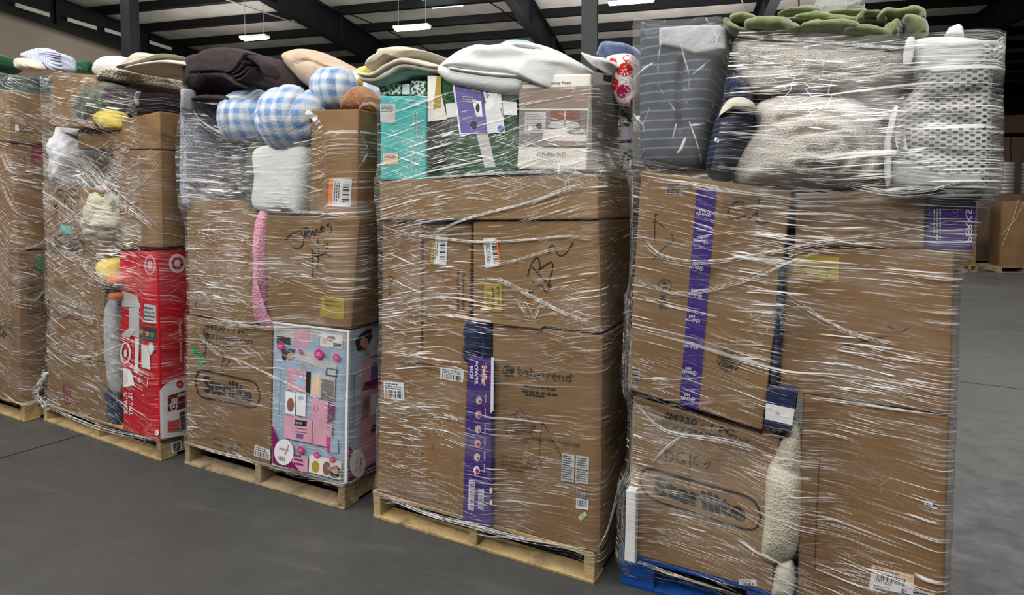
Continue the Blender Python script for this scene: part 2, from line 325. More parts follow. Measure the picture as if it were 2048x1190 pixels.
def pix(S, q):
    w = S.M @ Vector(q) - CAM; k = w.dot(FWD); return CX + F * w.dot(RIGHT) / k, PPY - F * w.dot(UP) / k
def bbox(P): return min(p[0] for p in P), max(p[0] for p in P), min(p[1] for p in P), max(p[1] for p in P)
def refit(S, pts, V, tgt, mid):
    """move the outline so that the swollen body, seen from the photo's viewpoint, spans the measured extent"""
    pp = [pix(S, v) for v in V]; a = bbox(pp)[:2] + bbox([p for p, v in zip(pp, V) if v.y <= mid])[2:]; b = bbox(pts); k = [0, 0]; o = [0, 0]
    for i, (lo, hi) in enumerate(((0, 1), (2, 3))):
        L = b[hi] - b[lo]; nlo = b[lo] + tgt[lo] - a[lo]; nhi = b[hi] + tgt[hi] - a[hi]
        if nhi - nlo < .45 * L: m = (nlo + nhi) / 2; nlo, nhi = m - .225 * L, m + .225 * L
        k[i] = (nhi - nlo) / max(L, 1e-6); o[i] = nlo - b[lo] * k[i]
    return [(x * k[0] + o[0], y * k[1] + o[1]) for x, y in pts], k, o
def hexgrid(P, n=8, dent=.004, seed=0, faces_dent=True):
    """box from 8 corners: P = front TL,TR,BR,BL then back TL,TR,BR,BL"""
    bm = bmesh.new()
    def quad(a, b, c, d):
        g = [[None] * (n + 1) for _ in range(n + 1)]
        nrm = (b - a).cross(d - a).normalized()
        for i in range(n + 1):
            for j in range(n + 1):
                x, y = i / n, j / n
                p = a.lerp(b, x).lerp(d.lerp(c, x), y)
                m = min(1, 5 * min(x, 1 - x)) * min(1, 5 * min(y, 1 - y))
                k = noise.noise(p * 3.1 + Vector((seed, 0, 0))) + .5 * noise.noise(p * 9 + Vector((0, seed, 0)))
                p = p + nrm * (dent * m * (abs(k) * 1.6))
                g[i][j] = bm.verts.new(p)
        for i in range(n):
            for j in range(n): bm.faces.new((g[i][j], g[i + 1][j], g[i + 1][j + 1], g[i][j + 1]))
    f, b = P[:4], P[4:]
    quad(f[0], f[1], f[2], f[3]); quad(b[1], b[0], b[3], b[2]); quad(f[1], b[1], b[2], f[2]); quad(b[0], f[0], f[3], b[3]); quad(b[0], b[1], f[1], f[0]); quad(f[3], f[2], b[2], b[3])
    bmesh.ops.remove_doubles(bm, verts=bm.verts, dist=1e-5)
    bmesh.ops.recalc_face_normals(bm, faces=bm.faces)
    bm.verts.index_update(); vs = [v.co.copy() for v in bm.verts]; fs = [tuple(v.index for v in f_.verts) for f_ in bm.faces]; bm.free()
    return vs, fs
NB = [0]
def box(S, quad, label, mat='card', v0=.0, depth=1.0, name='cardboard_box', cat='box', dent=.005, group=None, side=None, seam=True):
    """quad: four pixels TL,TR,BR,BL of the front face, which stands in the plane v0 of the stack"""
    NB[0] += 1
    P = [S.f(x, y, v0) for x, y in quad]; q_ = sum(P, Vector()) / 4; P = [p + Vector((math.copysign(.003, q_.x - p.x), 0, math.copysign(.002, q_.z - p.z))) for p in P]
    for p in P[2:]:
        if p.z < .24: p.z = .1405
    B = [p + Vector((0, depth, 0)) for p in P]
    vs, fs = hexgrid(P + B, 8, dent, NB[0])
    o = S.place(name, vs, fs, [M[mat]], label, cat, group)
    bev(o, .007, 2)
    o['_v0'] = v0; S_P[o.name] = (S, P, B)
    return o
S_P = {}
TXT = {}
def text_mesh(s, bold):
    key = (s, bold)
    if key in TXT: return TXT[key]
    c = bpy.data.curves.new('t', 'FONT'); c.body = s; c.size = 1; c.offset = bold; c.resolution_u = 3
    o = bpy.data.objects.new('t', c); COL.objects.link(o)
    bpy.context.view_layer.update()
    me = o.evaluated_get(bpy.context.evaluated_depsgraph_get()).to_mesh()
    v = [p.co.copy() for p in me.vertices]; f = [tuple(p.vertices) for p in me.polygons]
    bpy.data.objects.remove(o); bpy.data.curves.remove(c)
    x0 = min(p.x for p in v); x1 = max(p.x for p in v); y0 = min(p.y for p in v); y1 = max(p.y for p in v)
    TXT[key] = ([((p.x - x0) / (x1 - x0), (p.y - y0) / (y1 - y0)) for p in v], f); return TXT[key]

class Decal:
    """print, sticker or pen marks lying on the front ('f') or right ('r') face of a box"""
    def __init__(s, ob, name, face='f', label=None):
        s.o = ob; s.S, P, B = S_P[ob.name]; s.name = name; s.label = label; s.mb = MB(); s.mats = []; s.k = 0
        if face == 'f': s.p, s.n = P[0], Vector((0, -1, 0))
        elif face == 'r':
            s.p = P[1]; s.n = (B[1] - P[1]).cross(P[2] - P[1]).normalized()
            if s.n.x < 0: s.n = -s.n
        s.c = Vector(ob['_c'])
    def mi(s, m):
        if m not in s.mats: s.mats.append(m)
        return s.mats.index(m)
    def pt(s, px, py, k=None):
        e = .0012 + .0004 * (s.k if k is None else k)
        return s.S.loc(px, py, s.p + s.n * e, s.n)
    def layer(s): s.k += 1; return s
    def _face(s, v, f, m):
        # make normals face out
        out = []
        for q in f:
            a, b, c = v[q[0]], v[q[1]], v[q[2]]
            out.append(tuple(reversed(q)) if (b - a).cross(c - a).dot(s.n) < 0 else q)
        s.mb.add(v, out, s.mi(m))
    def poly(s, pts, m):
        v = [s.pt(*p) for p in pts]; s._face(v, [tuple(range(len(v)))], m); return s.layer()
    def stroke(s, pts, w, m, closed=False, smooth=True):
        if smooth and len(pts) > 2: pts = catmull(pts, 5, closed)
        n = len(pts); L = []
        for i, p in enumerate(pts):
            a = pts[i - 1] if (i or closed) else pts[0]; b = pts[(i + 1) % n] if (i < n - 1 or closed) else pts[-1]
            d = Vector((b[0] - a[0], b[1] - a[1])); d = d.normalized() if d.length else Vector((1, 0)); t = Vector((-d.y, d.x)) * w / 2
            L.append((s.pt(p[0] + t.x, p[1] + t.y), s.pt(p[0] - t.x, p[1] - t.y)))
        v = [q for ab in L for q in ab]; f = [(2 * i, 2 * i + 1, 2 * i + 3, 2 * i + 2) for i in range(n - 1)]
        if closed: f.append((2 * n - 2, 2 * n - 1, 1, 0))
        s._face(v, f, m); return s
    def ring(s, cx, cy, rx, ry, w, m, rot=0):
        pts = []
        for i in range(28):
            a = 2 * math.pi * i / 28; x, y = rx * math.cos(a), ry * math.sin(a)
            pts.append((cx + x * math.cos(rot) - y * math.sin(rot), cy + x * math.sin(rot) + y * math.cos(rot)))
        return s.stroke(pts, w, m, True, False)
    def disc(s, cx, cy, rx, ry, m):
        return s.poly([(cx + rx * math.cos(2 * math.pi * i / 24), cy + ry * math.sin(2 * math.pi * i / 24)) for i in range(24)], m)
    def text(s, t, p0, p1, p2, m, bold=.0):
        """bottom-left, bottom-right, top-left pixels"""
        tv, tf = text_mesh(t, bold); A, B, C = s.pt(*p0), s.pt(*p1), s.pt(*p2)
        v = [A + (B - A) * x + (C - A) * y for x, y in tv]; s._face(v, tf, m); return s
    def bars(s, p0, p1, p2, m, n=18, seed=1):
        r = random.Random(seed); A, B, C = s.pt(*p0), s.pt(*p1), s.pt(*p2); x = 0
        while x < 1:
            w = r.choice((.5, 1, 1, 1.8)) / n * .55
            if x + w > 1: break
            a = A + (B - A) * x; b = A + (B - A) * (x + w); u = C - A
            s._face([a, b, b + u, a + u], [(0, 1, 2, 3)], m); x += w + r.choice((.5, .8, 1.2)) / n * .7
        return s
    def lines(s, p0, p1, p2, m, n=5, fill=.5, seed=1):
        """rows of tiny illegible print"""
        r = random.Random(seed); A, B, C = s.pt(*p0), s.pt(*p1), s.pt(*p2)
        for i in range(n):
            y0 = (i + .25) / n; y1 = y0 + fill / n; x = 0; end = r.uniform(.7, 1)
            while x < end:
                w = r.uniform(.04, .14); x1 = min(end, x + w)
                q = [A + (B - A) * a + (C - A) * b for a, b in ((x, y0), (x1, y0), (x1, y1), (x, y1))]
                s._face(q, [(0, 1, 2, 3)], m); x = x1 + .03
        return s
    def done(s):
        o = s.mb.build(s.name, [M[m] for m in s.mats], None, s.o, s.c)
        if s.label: o['label'] = s.label
        return o
def catmull(p, n=6, closed=False):
    out = []; L = len(p); rng = range(L) if closed else range(L - 1)
    for i in rng:
        if closed: a, b, c, d = p[i - 1], p[i], p[(i + 1) % L], p[(i + 2) % L]
        else: a, b, c, d = p[max(i - 1, 0)], p[i], p[i + 1], p[min(i + 2, L - 1)]
        for k in range(n):
            t = k / n
            out.append(tuple(.5 * (2 * b[j] + (c[j] - a[j]) * t + (2 * a[j] - 5 * b[j] + 4 * c[j] - d[j]) * t * t + (3 * b[j] - a[j] - 3 * c[j] + d[j]) * t ** 3) for j in (0, 1)))
    if not closed: out.append(tuple(p[-1]))
    return out

def cushion(S, outline, label, mat, name='pillow', cat='pillow', vf=.02, thick=.3, pw=2.4, amp=.012, freq=9, aniso=(1, 1, 1), creases=(), seed=None, center=None, rings=22, group=None, reg=True, parent=None, corner=False, side_mat=None):
    """soft thing: outline in pixels in the plane through its middle, swollen front and back"""
    NB[0] += 1; seed = seed if seed is not None else NB[0] * 1.7
    vm = vf + thick / 2
    pts = catmull(outline, max(2, 90 // len(outline)), True) if not corner else outline
    if corner:
        q = []
        for i, a in enumerate(outline):
            b = outline[(i + 1) % len(outline)]; m = max(2, 90 // len(outline))
            q += [(a[0] + (b[0] - a[0]) * k / m, a[1] + (b[1] - a[1]) * k / m) for k in range(m)]
        pts = q
    tgt = bbox(pts); ctr = center or (sum(p[0] for p in pts) / len(pts), sum(p[1] for p in pts) / len(pts)); n = len(pts)
    def prof(t): return (1 - t ** pw) ** (1 / pw) if t < 1 else 0
    free = tgt[1] - tgt[0] > 90 and (tgt[2] + tgt[3]) / 2 < 330 and parent is None
    for it in range(4):
        vp = vm if free else vf + thick * .3
        O = [S.f(x, y, vp) for x, y in pts]; c = S.f(*ctr, vp)
        for q in O + [c]: q.y = vm
        if it == 3 or not free: break
        T = [Vector((c.x + (p.x - c.x) * t, vm + sg * thick / 2 * prof(t), c.z + (p.z - c.z) * t)) for p in O for t in (.4, .7, .85, .95, 1) for sg in (-1, 1)]
        pts, kk_, oo_ = refit(S, pts, T, tgt, vm); ctr = (ctr[0] * kk_[0] + oo_[0], ctr[1] * kk_[1] + oo_[1])
    cr = [([S.f(x, y, vf) for x, y in catmull(l, 4)], w, d) for l, w, d in creases]
    V = []; fc = []
    for sgn in (-1, 1):
        base = len(V)
        V.append(c + Vector((0, sgn * thick / 2, 0)))
        for k in range(1, rings + (1 if sgn < 0 else 0)):
            t = math.sin(k / rings * math.pi / 2)
            for p in O: 
                q = c + (p - c) * t; V.append(Vector((q.x, vm + sgn * thick / 2 * prof(t), q.z)))
        last = rings if sgn < 0 else rings - 1
        ix = lambda k, i: base + 1 + (k - 1) * n + i % n
        for i in range(n):
            q = (base, ix(1, i), ix(1, i + 1)); fc.append(q if sgn > 0 else q[::-1])
            for k in range(1, last):
                q = (ix(k, i), ix(k + 1, i), ix(k + 1, i + 1), ix(k, i + 1)); fc.append(q if sgn > 0 else q[::-1])
        if sgn < 0: rim = [ix(rings, i) for i in range(n)]
        else:
            for i in range(n): fc.append((ix(rings - 1, i), rim[i], rim[(i + 1) % n], ix(rings - 1, i + 1)))
    out = []
    for p in V:
        d = Vector((p.x - c.x, (p.y - vm) * 1.5, p.z - c.z)); d = d.normalized() if d.length else Vector((0, 1, 0))
        q = Vector((p.x * aniso[0], p.y * aniso[1], p.z * aniso[2]))
        k = noise.noise(q * freq + Vector((seed, 0, 0))) + .45 * noise.noise(q * freq * 2.3 + Vector((0, seed, 0)))
        r = p + d * amp * k
        if p.y < vm + .01:
            for l, w, dep in cr:
                dd = min(seg_dist(p, l[i], l[i + 1]) for i in range(len(l) - 1))
                if dd < w * 3: r.y += dep * math.exp(-(dd / w) ** 2)
        out.append(r)
    bm = bmesh.new(); vs = [bm.verts.new(v) for v in out]
    for f in fc:
        try: bm.faces.new([vs[i] for i in f])
        except ValueError: pass
    bmesh.ops.recalc_face_normals(bm, faces=bm.faces); bm.verts.index_update()
    out = [v.co.copy() for v in bm.verts]; fc = [tuple(v.index for v in f.verts) for f in bm.faces]; bm.free()
    if parent is not None:
        pc = Vector(parent['_c']); o = link_mesh(name, [v - pc for v in out], fc, [M[mat]], None, parent, None, True)
        if label: o['label'] = label
        if reg: S.reg(out, fc)
        return o
    return S.place(name, out, fc, [M[mat]], label, cat, group, None, True, reg)
def fold(S, path, w, mat, name, vf, thick, label=None, cat=None, parent=None, amp=.004, freq=14, seed=None, pw=2.2, group=None, reg=True, n=22):
    """soft rounded fold or roll along a pixel path; w: half width in px, a number or one per path point"""
    NB[0] += 1; seed = seed if seed is not None else NB[0] * 2.3; vm = vf + thick / 2
    ws = w if isinstance(w, (list, tuple)) else [w] * len(path)
    c3 = catmull(path, 7); wl = []
    for i in range(len(path) - 1): wl += [ws[i] + (ws[i + 1] - ws[i]) * k / 7 for k in range(7)]
    wl.append(ws[-1]); 
    P = [S.f(x, y, vf + thick * .3) for x, y in c3]
    for q in P: q.y = vm
    m = len(P); V = []
    sc = [abs((S.f(x, y + 10, vm) - S.f(x, y, vm)).length) / 10 for x, y in c3]
    for i, p in enumerate(P):
        d = (P[min(i + 1, m - 1)] - P[max(i - 1, 0)]).normalized(); nn = Vector((-d.z, 0, d.x)); e = min(i, m - 1 - i); k = math.sin(min(1, (e + .25) / 3) * math.pi / 2)
        hw = wl[i] * sc[i] * k; ht = thick / 2 * (.5 + .5 * k)
        for j in range(n):
            a = 2 * math.pi * j / n; ca, sa = math.cos(a), math.sin(a); x = math.copysign(abs(ca) ** (2 / pw), ca); y = math.copysign(abs(sa) ** (2 / pw), sa)
            q = p + nn * hw * x + Vector((0, ht * y, 0)); kk = noise.noise(q * freq + Vector((seed, 0, 0))) + .5 * noise.noise(q * freq * 2.4 + Vector((0, seed, 0)))
            V.append(q + (nn * x + Vector((0, y, 0))) * amp * kk)
    fc = [(i * n + j, i * n + (j + 1) % n, (i + 1) * n + (j + 1) % n, (i + 1) * n + j) for i in range(m - 1) for j in range(n)] + [tuple(range(n))[::-1], tuple((m - 1) * n + j for j in range(n))]
    bm = bmesh.new(); vs = [bm.verts.new(v) for v in V]
    for f in fc: bm.faces.new([vs[i] for i in f])
    bmesh.ops.recalc_face_normals(bm, faces=bm.faces); bm.verts.index_update(); fc = [tuple(v.index for v in f.verts) for f in bm.faces]; bm.free()
    if parent is not None:
        pc = Vector(parent['_c']); o = link_mesh(name, [v - pc for v in V], fc, [M[mat]], None, parent, None, True)
        if label: o['label'] = label
        if reg: S.reg(V, fc)
        return o
    return S.place(name, V, fc, [M[mat]], label, cat, group, None, True, reg)
def seg_dist(p, a, b):
    ax, az, bx, bz = a.x, a.z, b.x, b.z; dx, dz = bx - ax, bz - az; L = dx * dx + dz * dz
    t = 0 if L == 0 else max(0, min(1, ((p.x - ax) * dx + (p.z - az) * dz) / L))
    return math.hypot(p.x - ax - t * dx, p.z - az - t * dz)

def tagpaper(S, ob, quad, v, mat='white', name='fabric_label', lines=True):
    """a sewn-in cloth or paper tag hanging in the plane v"""
    c = Vector(ob['_c']); P = [S.f(x, y, v) for x, y in quad]
    mb = MB(); n = 5; vs = []
    for i in range(n + 1):
        for j in range(n + 1):
            p = P[0].lerp(P[1], i / n).lerp(P[3].lerp(P[2], i / n), j / n); p = p + Vector((0, .004 * math.sin(i * 1.3 + j), 0)); vs.append(p)
    mb.add(vs, [(i * (n + 1) + j, i * (n + 1) + j + 1, (i + 1) * (n + 1) + j + 1, (i + 1) * (n + 1) + j) for i in range(n) for j in range(n)])
    if lines:
        r = random.Random(len(vs) + int(quad[0][0]))
        for k in range(5):
            y0, y1 = (k + .3) / 5.5, (k + .6) / 5.5
            a = [P[0].lerp(P[1], t).lerp(P[3].lerp(P[2], t), y) + Vector((0, -.006, 0)) for t, y in ((.1, y0), (r.uniform(.6, .9), y0), (r.uniform(.6, .9), y1), (.1, y1))]
            mb.add(a, [(0, 1, 2, 3)], 1)
    return mb.build(name, [M[mat], M['grey']], None, ob, c)

def pallet(S, label, mat='wood', w=None, depth=1.15, blocks=False, boards=7, h=.14):
    w = w or S.w; e = bpy.data.objects.new('wooden_pallet', None); COL.objects.link(e); e.matrix_world = S.M
    tag(e, label, 'pallet', 'wooden pallets under the wrapped stacks')
    bt = .018
    def part(name, *a, jig=.003):
        v, f = boxvf(*a); r = RD; v = [(p[0] + r.uniform(-jig, jig), p[1] + r.uniform(-jig, jig), p[2] + r.uniform(-jig * .4, jig * .4)) for p in v]
        S.reg(v, f)
        o = link_mesh(name, v, f, [M[mat]], None, e); bev(o, .003, 1); return o
    sw = .12 if blocks else .045
    for x in (0, w / 2 - sw / 2, w - sw):
        if blocks:
            for y in (0, depth / 2 - .07, depth - .14): part('block', x, x + sw + .02, y, y + .14, bt, h - 2 * bt)
        else: part('stringer', x, x + sw, 0.002, depth, bt, h - bt)
    if blocks:
        for x in (0, w / 2 - sw / 2, w - sw): part('stringer_board', x, x + sw + .02, 0, depth, h - 2 * bt, h - bt)
    for i in range(boards):
        bw = .135 if i in (0, boards - 1) else .09; y = i * (depth - .135) / (boards - 1)
        part('deck_board', 0, w, y, y + bw, h - bt, h)
    for y in (0, depth / 2 - .05, depth - .11): part('bottom_board', 0, w, y, y + .11, 0, bt)
    return e

WR = {}
def wrap(S, label, top, z0=.11, matf=None, margin=.0, step=.028, u0=None, u1=None, d=None, back=None):
    """film pulled round the load: follows whatever stands out of it and bridges the hollows. top: px polyline of the film's upper rim on the front"""
    bvh = BVHTree.FromPolygons(S.V, S.Fc)
    u0 = -.0 if u0 is None else u0; u1 = S.w if u1 is None else u1; d = d or S.d
    tp = [S.f(x, y, 0) for x, y in top]; tp = [(p.x, p.z) for p in tp]
    def ztop(u):
        if u <= tp[0][0]: return tp[0][1]
        for (a, b), (c, e) in zip(tp, tp[1:]):
            if u <= c: return b + (e - b) * (u - a) / max(1e-6, c - a)
        return tp[-1][1]
    rc = .05; per = []   # (pos, inward dir, s)
    segs = [((u0 + rc, 0), (u1 - rc, 0), (0, 1)), ((u1, rc), (u1, d - rc), (-1, 0)), ((u1 - rc, d), (u0 + rc, d), (0, -1)), ((u0, d - rc), (u0, rc), (1, 0))]
    s = 0
    for k, (a, b, n) in enumerate(segs):
        L = math.hypot(b[0] - a[0], b[1] - a[1]); m = max(2, int(L / (step if k < 2 else step * 2)))
        for i in range(m):
            t = i / m; per.append(((a[0] + (b[0] - a[0]) * t, a[1] + (b[1] - a[1]) * t), n, s + L * t))
        s += L
        n2 = segs[(k + 1) % 4][2]; cc = (b[0] + rc * n[0], b[1] + rc * n[1])
        for i in range(4):
            a_ = i / 4 * math.pi / 2; dx = -(n[0] * math.cos(a_) + n2[0] * math.sin(a_)); dy = -(n[1] * math.cos(a_) + n2[1] * math.sin(a_))
            per.append(((cc[0] + rc * dx, cc[1] + rc * dy), (-dx, -dy), s + rc * a_))
        s += rc * math.pi / 2
    nz = int(2.2 / step); N = len(per); off = [[0] * (nz + 1) for _ in range(N)]
    Z = [[0] * (nz + 1) for _ in range(N)]
    for i, (p, n, ss) in enumerate(per):
        zt = ztop(p[0]) + .012 * noise.noise(Vector((ss * 6, 0, 3)))
        for j in range(nz + 1):
            z = z0 + .01 * noise.noise(Vector((ss * 5, 9, 0))) + (zt - z0) * j / nz; Z[i][j] = z
            o = Vector((p[0] - n[0] * .5, p[1] - n[1] * .5, z)); h = bvh.ray_cast(o, Vector((n[0], n[1], 0)), .75)
            off[i][j] = max(-.05, min(.3, .5 - h[3])) if h[0] is not None else -.05
    def mx(A, r):
        B = [[max(A[(i + k) % N][j] for k in range(-r, r + 1)) for j in range(nz + 1)] for i in range(N)]
        return [[max(B[i][max(0, min(nz, j + k))] for k in range(-r, r + 1)) for j in range(nz + 1)] for i in range(N)]
    def bl(A):
        B = [[(A[i - 1][j] + A[i][j] * 2 + A[(i + 1) % N][j]) / 4 for j in range(nz + 1)] for i in range(N)]
        return [[(B[i][max(0, j - 1)] + B[i][j] * 2 + B[i][min(nz, j + 1)]) / 4 for j in range(nz + 1)] for i in range(N)]
    D1 = mx(off, 1); D = mx(off, 2)
    for _ in range(4): D = bl(D)
    V = []; uv = []
    for i, (p, n, ss) in enumerate(per):
        for j in range(nz + 1):
            o = max(D[i][j], D1[i][j]) + .007 + .0025 * noise.noise(Vector((ss * 9, Z[i][j] * 40, 1)))
            V.append(Vector((p[0] - n[0] * o, p[1] - n[1] * o, Z[i][j]))); uv.append((ss, Z[i][j]))
    fc = [(i * (nz + 1) + j, ((i + 1) % N) * (nz + 1) + j, ((i + 1) % N) * (nz + 1) + j + 1, i * (nz + 1) + j + 1) for i in range(N - 1) for j in range(nz)]
    fc += [((N - 1) * (nz + 1) + j, j, j + 1, (N - 1) * (nz + 1) + j + 1) for j in range(nz)]
    me_uv = uv
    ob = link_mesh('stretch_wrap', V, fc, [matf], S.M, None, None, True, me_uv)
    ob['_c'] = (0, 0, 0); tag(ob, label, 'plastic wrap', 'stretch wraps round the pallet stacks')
    # surface lookup for the ropes
    fb = BVHTree.FromPolygons(V, fc)
    def surf(px, py, e=.004):
        d_ = (S.R3 @ ray(px, py)).normalized(); h = fb.ray_cast(S.c, d_, 20)
        q = h[0] if h[0] is not None else S.f(px, py, -.01)
        return q - d_ * e
    ob2 = (ob, surf); return ob2
def rope(W_, pts, n=5, spread=5, r=.0022, name='film_fold', seed=0, mat='rope', taper=True):
    """gathered strands of film lying on the wrap along a pixel path"""
    ob, surf = W_; rr = random.Random(seed + int(pts[0][0])); mb = MB(); c = catmull(pts, 8)
    for k in range(n):
        a, ph, q = rr.uniform(-spread, spread), rr.uniform(0, 6), rr.uniform(.5, 1.3); P = []; Rr = []
        st = rr.randint(0, max(0, len(c) // 5)); en = len(c) - rr.randint(0, max(0, len(c) // 5))
        for i in range(st, en):
            x, y = c[i]; t = i / (len(c) - 1); w = a * (.6 + .5 * math.sin(t * 3 + ph)) + .5 * math.sin(t * 7 * q + ph)
            j = min(i + 1, len(c) - 1); i0 = max(0, j - 1); dx, dy = c[j][0] - c[i0][0], c[j][1] - c[i0][1]; L = math.hypot(dx, dy) or 1
            P.append(surf(x - dy / L * w, y + dx / L * w, .003 + .002 * rr.random()))
            e = min(i - st, en - 1 - i) / 6; Rr.append(r * .62 * rr.uniform(.5, 1.2) * (min(1, .2 + e) if taper else 1))
        if len(P) > 2: mb.tube(P, Rr, 5)
    return mb.build(name, M[mat], None, ob, None, True)
def mkrope():
    t = NT('gathered_film'); b = t.n('ShaderNodeBsdfPrincipled'); b.inputs['Base Color'].default_value = (.93, .92, .9, 1); b.inputs['Roughness'].default_value = .3
    tr = t.n('ShaderNodeBsdfTransparent'); m = t.n('ShaderNodeMixShader'); f = t.ramp(t.noise(t.obj(), 35, 3, .6), .36, .66, .06, .75)
    t.l(f, m.inputs[0]); t.l(tr.outputs[0], m.inputs[1]); t.l(b.outputs[0], m.inputs[2]); return t.done(m.outputs[0])
M['rope'] = mkrope()
exec_parts = []
# ------------------------------------------------------------------ building
def zf(ox, oy, s): return lambda *p: [(ox + x / s, oy + y / s) for x, y in p]
ZA = zf(0, 80, 2.8325); ZB = zf(0, 450, 2.48); ZC = zf(350, 80, 3.3047); ZD = zf(350, 400, 3.7186); ZE = zf(350, 620, 2.9023); ZF = zf(730, 60, 3.593)
ZG = zf(730, 350, 3.2158); ZH = zf(730, 640, 2.2035); ZI = zf(1260, 0, 2.975); ZJ = zf(1620, 0, 2.974); ZK = zf(1240, 340, 2.288); ZL = zf(1560, 340, 2.289); ZM = zf(1220, 760, 2.767); ZN = zf(1560, 760, 2.768)
RR_ = Vector((.2517, .968, 0)); QQ = Vector((.968, -.2517, 0))
BM = Matrix(((QQ.x, RR_.x, 0, 0), (QQ.y, RR_.y, 0, 0), (0, 0, 1, 0), (0, 0, 0, 1)))   # building frame: x across, y away
def roofz(t): return 7.15 - .045 * (t - 16)
def st(o): o['kind'] = 'structure'; return o
S0, S1, T0, T1 = -16.4, 24.0, -9.0, 31.0
v, f = boxvf(S0 - .2, S1 + .2, T0 - .2, T1 + .2, -.2, 0); st(link_mesh('floor', v, f, [M['floor']], BM))
for i, (a, b) in enumerate((((0, 917), (230, 850)), ((1700, 736), (2048, 779)), ((1912, 600), (2048, 560)))[:2]):
    A, B = floor_pt(*a), floor_pt(*b); d = (B - A).normalized(); A = A - d * 6; B = B + d * 6
    st(MB().beam(A, B, .012, .0012).build('trim_%d' % (i + 1), M['joint']))
def wallbox(name, x0, x1, y0, y1, z1a, z1b, m):
    v, f = boxvf(x0, x1, y0, y1, 0, 1); v = [(x, y, 0 if z == 0 else (z1a if y == y0 else z1b)) for x, y, z in v]
    return st(link_mesh(name, v, f, [M[m]], BM))
wallbox('wall_left', S0 - .2, S0, T0, T1, roofz(T0), roofz(T1), 'wallm')
wallbox('wall_right', S1, S1 + .2, T0, T1, roofz(T0), roofz(T1), 'wallfar')
wallbox('wall_far', S0, S1, T1, T1 + .2, roofz(T1), roofz(T1), 'wallfar'); wallbox('wall_near', S0, S1, T0 - .2, T0, roofz(T0), roofz(T0), 'wallfar')
v, f = boxvf(S0 - .2, S1 + .2, T0 - .2, T1 + .2, 0, .1); v = [(x, y, z + roofz(y)) for x, y, z in v]
st(link_mesh('ceiling', v, f, [M['panel']], BM))
t = T0 + .6
while t < T1:       # purlins across the roof
    z = roofz(t); mb = MB().box(S0, S1, t, t + .075, z - .25, z - .002); mb.box(S0, S1, t - .07, t + .075, z - .255, z - .235)
    o = mb.build('roof_purlin', M['steel'], BM); st(o); t += 1.5
for sx in (-15.7, -9.1, -3.6, 2.2, 8.0, 13.8):    # deep tapered rafters running away from the camera
    mb = MB()
    def rz(t): return roofz(t) - .26
    mb.beam((sx, T0, rz(T0) - .75), (sx, T1, rz(T1) - .75), .02, .74); mb.beam((sx, T0, rz(T0) - .77), (sx, T1, rz(T1) - .77), .24, .02); mb.beam((sx, T0, rz(T0) - .02), (sx, T1, rz(T1) - .02), .24, .02)
    for k in range(13):
        tt = T0 + 3 * k + .7; mb.box(sx - .1, sx + .1, tt, tt + .012, rz(tt) - .74, rz(tt) - .02)
    st(mb.build('roof_rafter', M['steel'], BM))
for k, (sx, a) in enumerate(((-13, .5), (-11, .5), (-6.5, .4), (-1, .5), (.6, .45), (5, .5), (10.5, .4))):    # bracing rods and conduit under the purlins
    mb = MB(); mb.tube([(sx, 9, roofz(9) - .3), (sx + 5 * a, 16, roofz(16) - .3), (sx + 10 * a, 27, roofz(27) - .3)], .018)
    st(mb.build('roof_rod', M['steel'] if k % 3 else M['conduit'], BM))
def column(px, wpx, Y, name='column'):
    c = at(px, 600, Y); wd = wpx / F * Y; c = BM.inverted() @ Vector((c.x, c.y, 0)); h = wd / 2; mb = MB()
    mb.box(c.x - h, c.x + h, c.y - .1, c.y - .085, 0, 7.3); mb.box(c.x - h, c.x + h, c.y + .085, c.y + .1, 0, 7.3); mb.box(c.x - .01, c.x + .01, c.y - .085, c.y + .085, 0, 7.3)
    mb.box(c.x + h * .8, c.x + h * .84, c.y - .09, c.y + .09, 0, 7.3); mb.box(c.x - h - .05, c.x + h + .05, c.y - .22, c.y + .22, 0, .03)
    st(mb.build(name, M['steelcol'], BM))
column(278, 22, 10.8); column(1176, 30, 10.0)
def lamp(px, py, wpx, label, z=5.95, ang=0.0):
    c = floor_pt(px, py, z); c = BM.inverted() @ c; L = wpx / F * (BM @ c).y; e = bpy.data.objects.new('ceiling_lamp', None); COL.objects.link(e); e.matrix_world = BM @ Matrix.Translation(c) @ Matrix.Rotation(ang, 4, 'Z')
    tag(e, label, 'lamp', 'hanging strip lamps')
    MB().box(-L / 2, L / 2, -.11, .11, .03, .08).build('housing', M['white'], None, e)
    MB().tube([(-L / 2 + .03, -.05, .01), (L / 2 - .03, -.05, .01)], .028).tube([(-L / 2 + .03, .05, .01), (L / 2 - .03, .05, .01)], .028).box(-L / 2 + .02, L / 2 - .02, -.1, .1, .012, .03).build('tube', M['lamp'], None, e)
    hz = roofz(c.y) - c.z - .02
    for x in (-L / 2 + .1, L / 2 - .1): MB().tube([(x, 0, .08), (x + .01, 0, hz)], .006).build('hanger', M['conduit'], None, e)
lamp(509, 78, 58, 'glowing strip lamp above the dark brown comforter'); lamp(824, 58, 74, 'brightest strip lamp hanging above the cream folded blanket')
lamp(1262, 5, 90, 'strip lamp at the top edge right of the grey steel column')
def skylight(px, py, wpx, dp, label):
    c = floor_pt(px, py, 6.85); c = BM.inverted() @ c; L = wpx / F * (BM @ c).y; z = roofz(c.y) - .045
    st(MB().box(c.x - L / 2, c.x + L / 2, c.y - dp / 2, c.y + dp / 2, z, z + .008).build('light_opening_%d' % label, M['sky'], BM))
skylight(880, 21, 66, 1.2, 1); skylight(835, -2, 44, .9, 2)
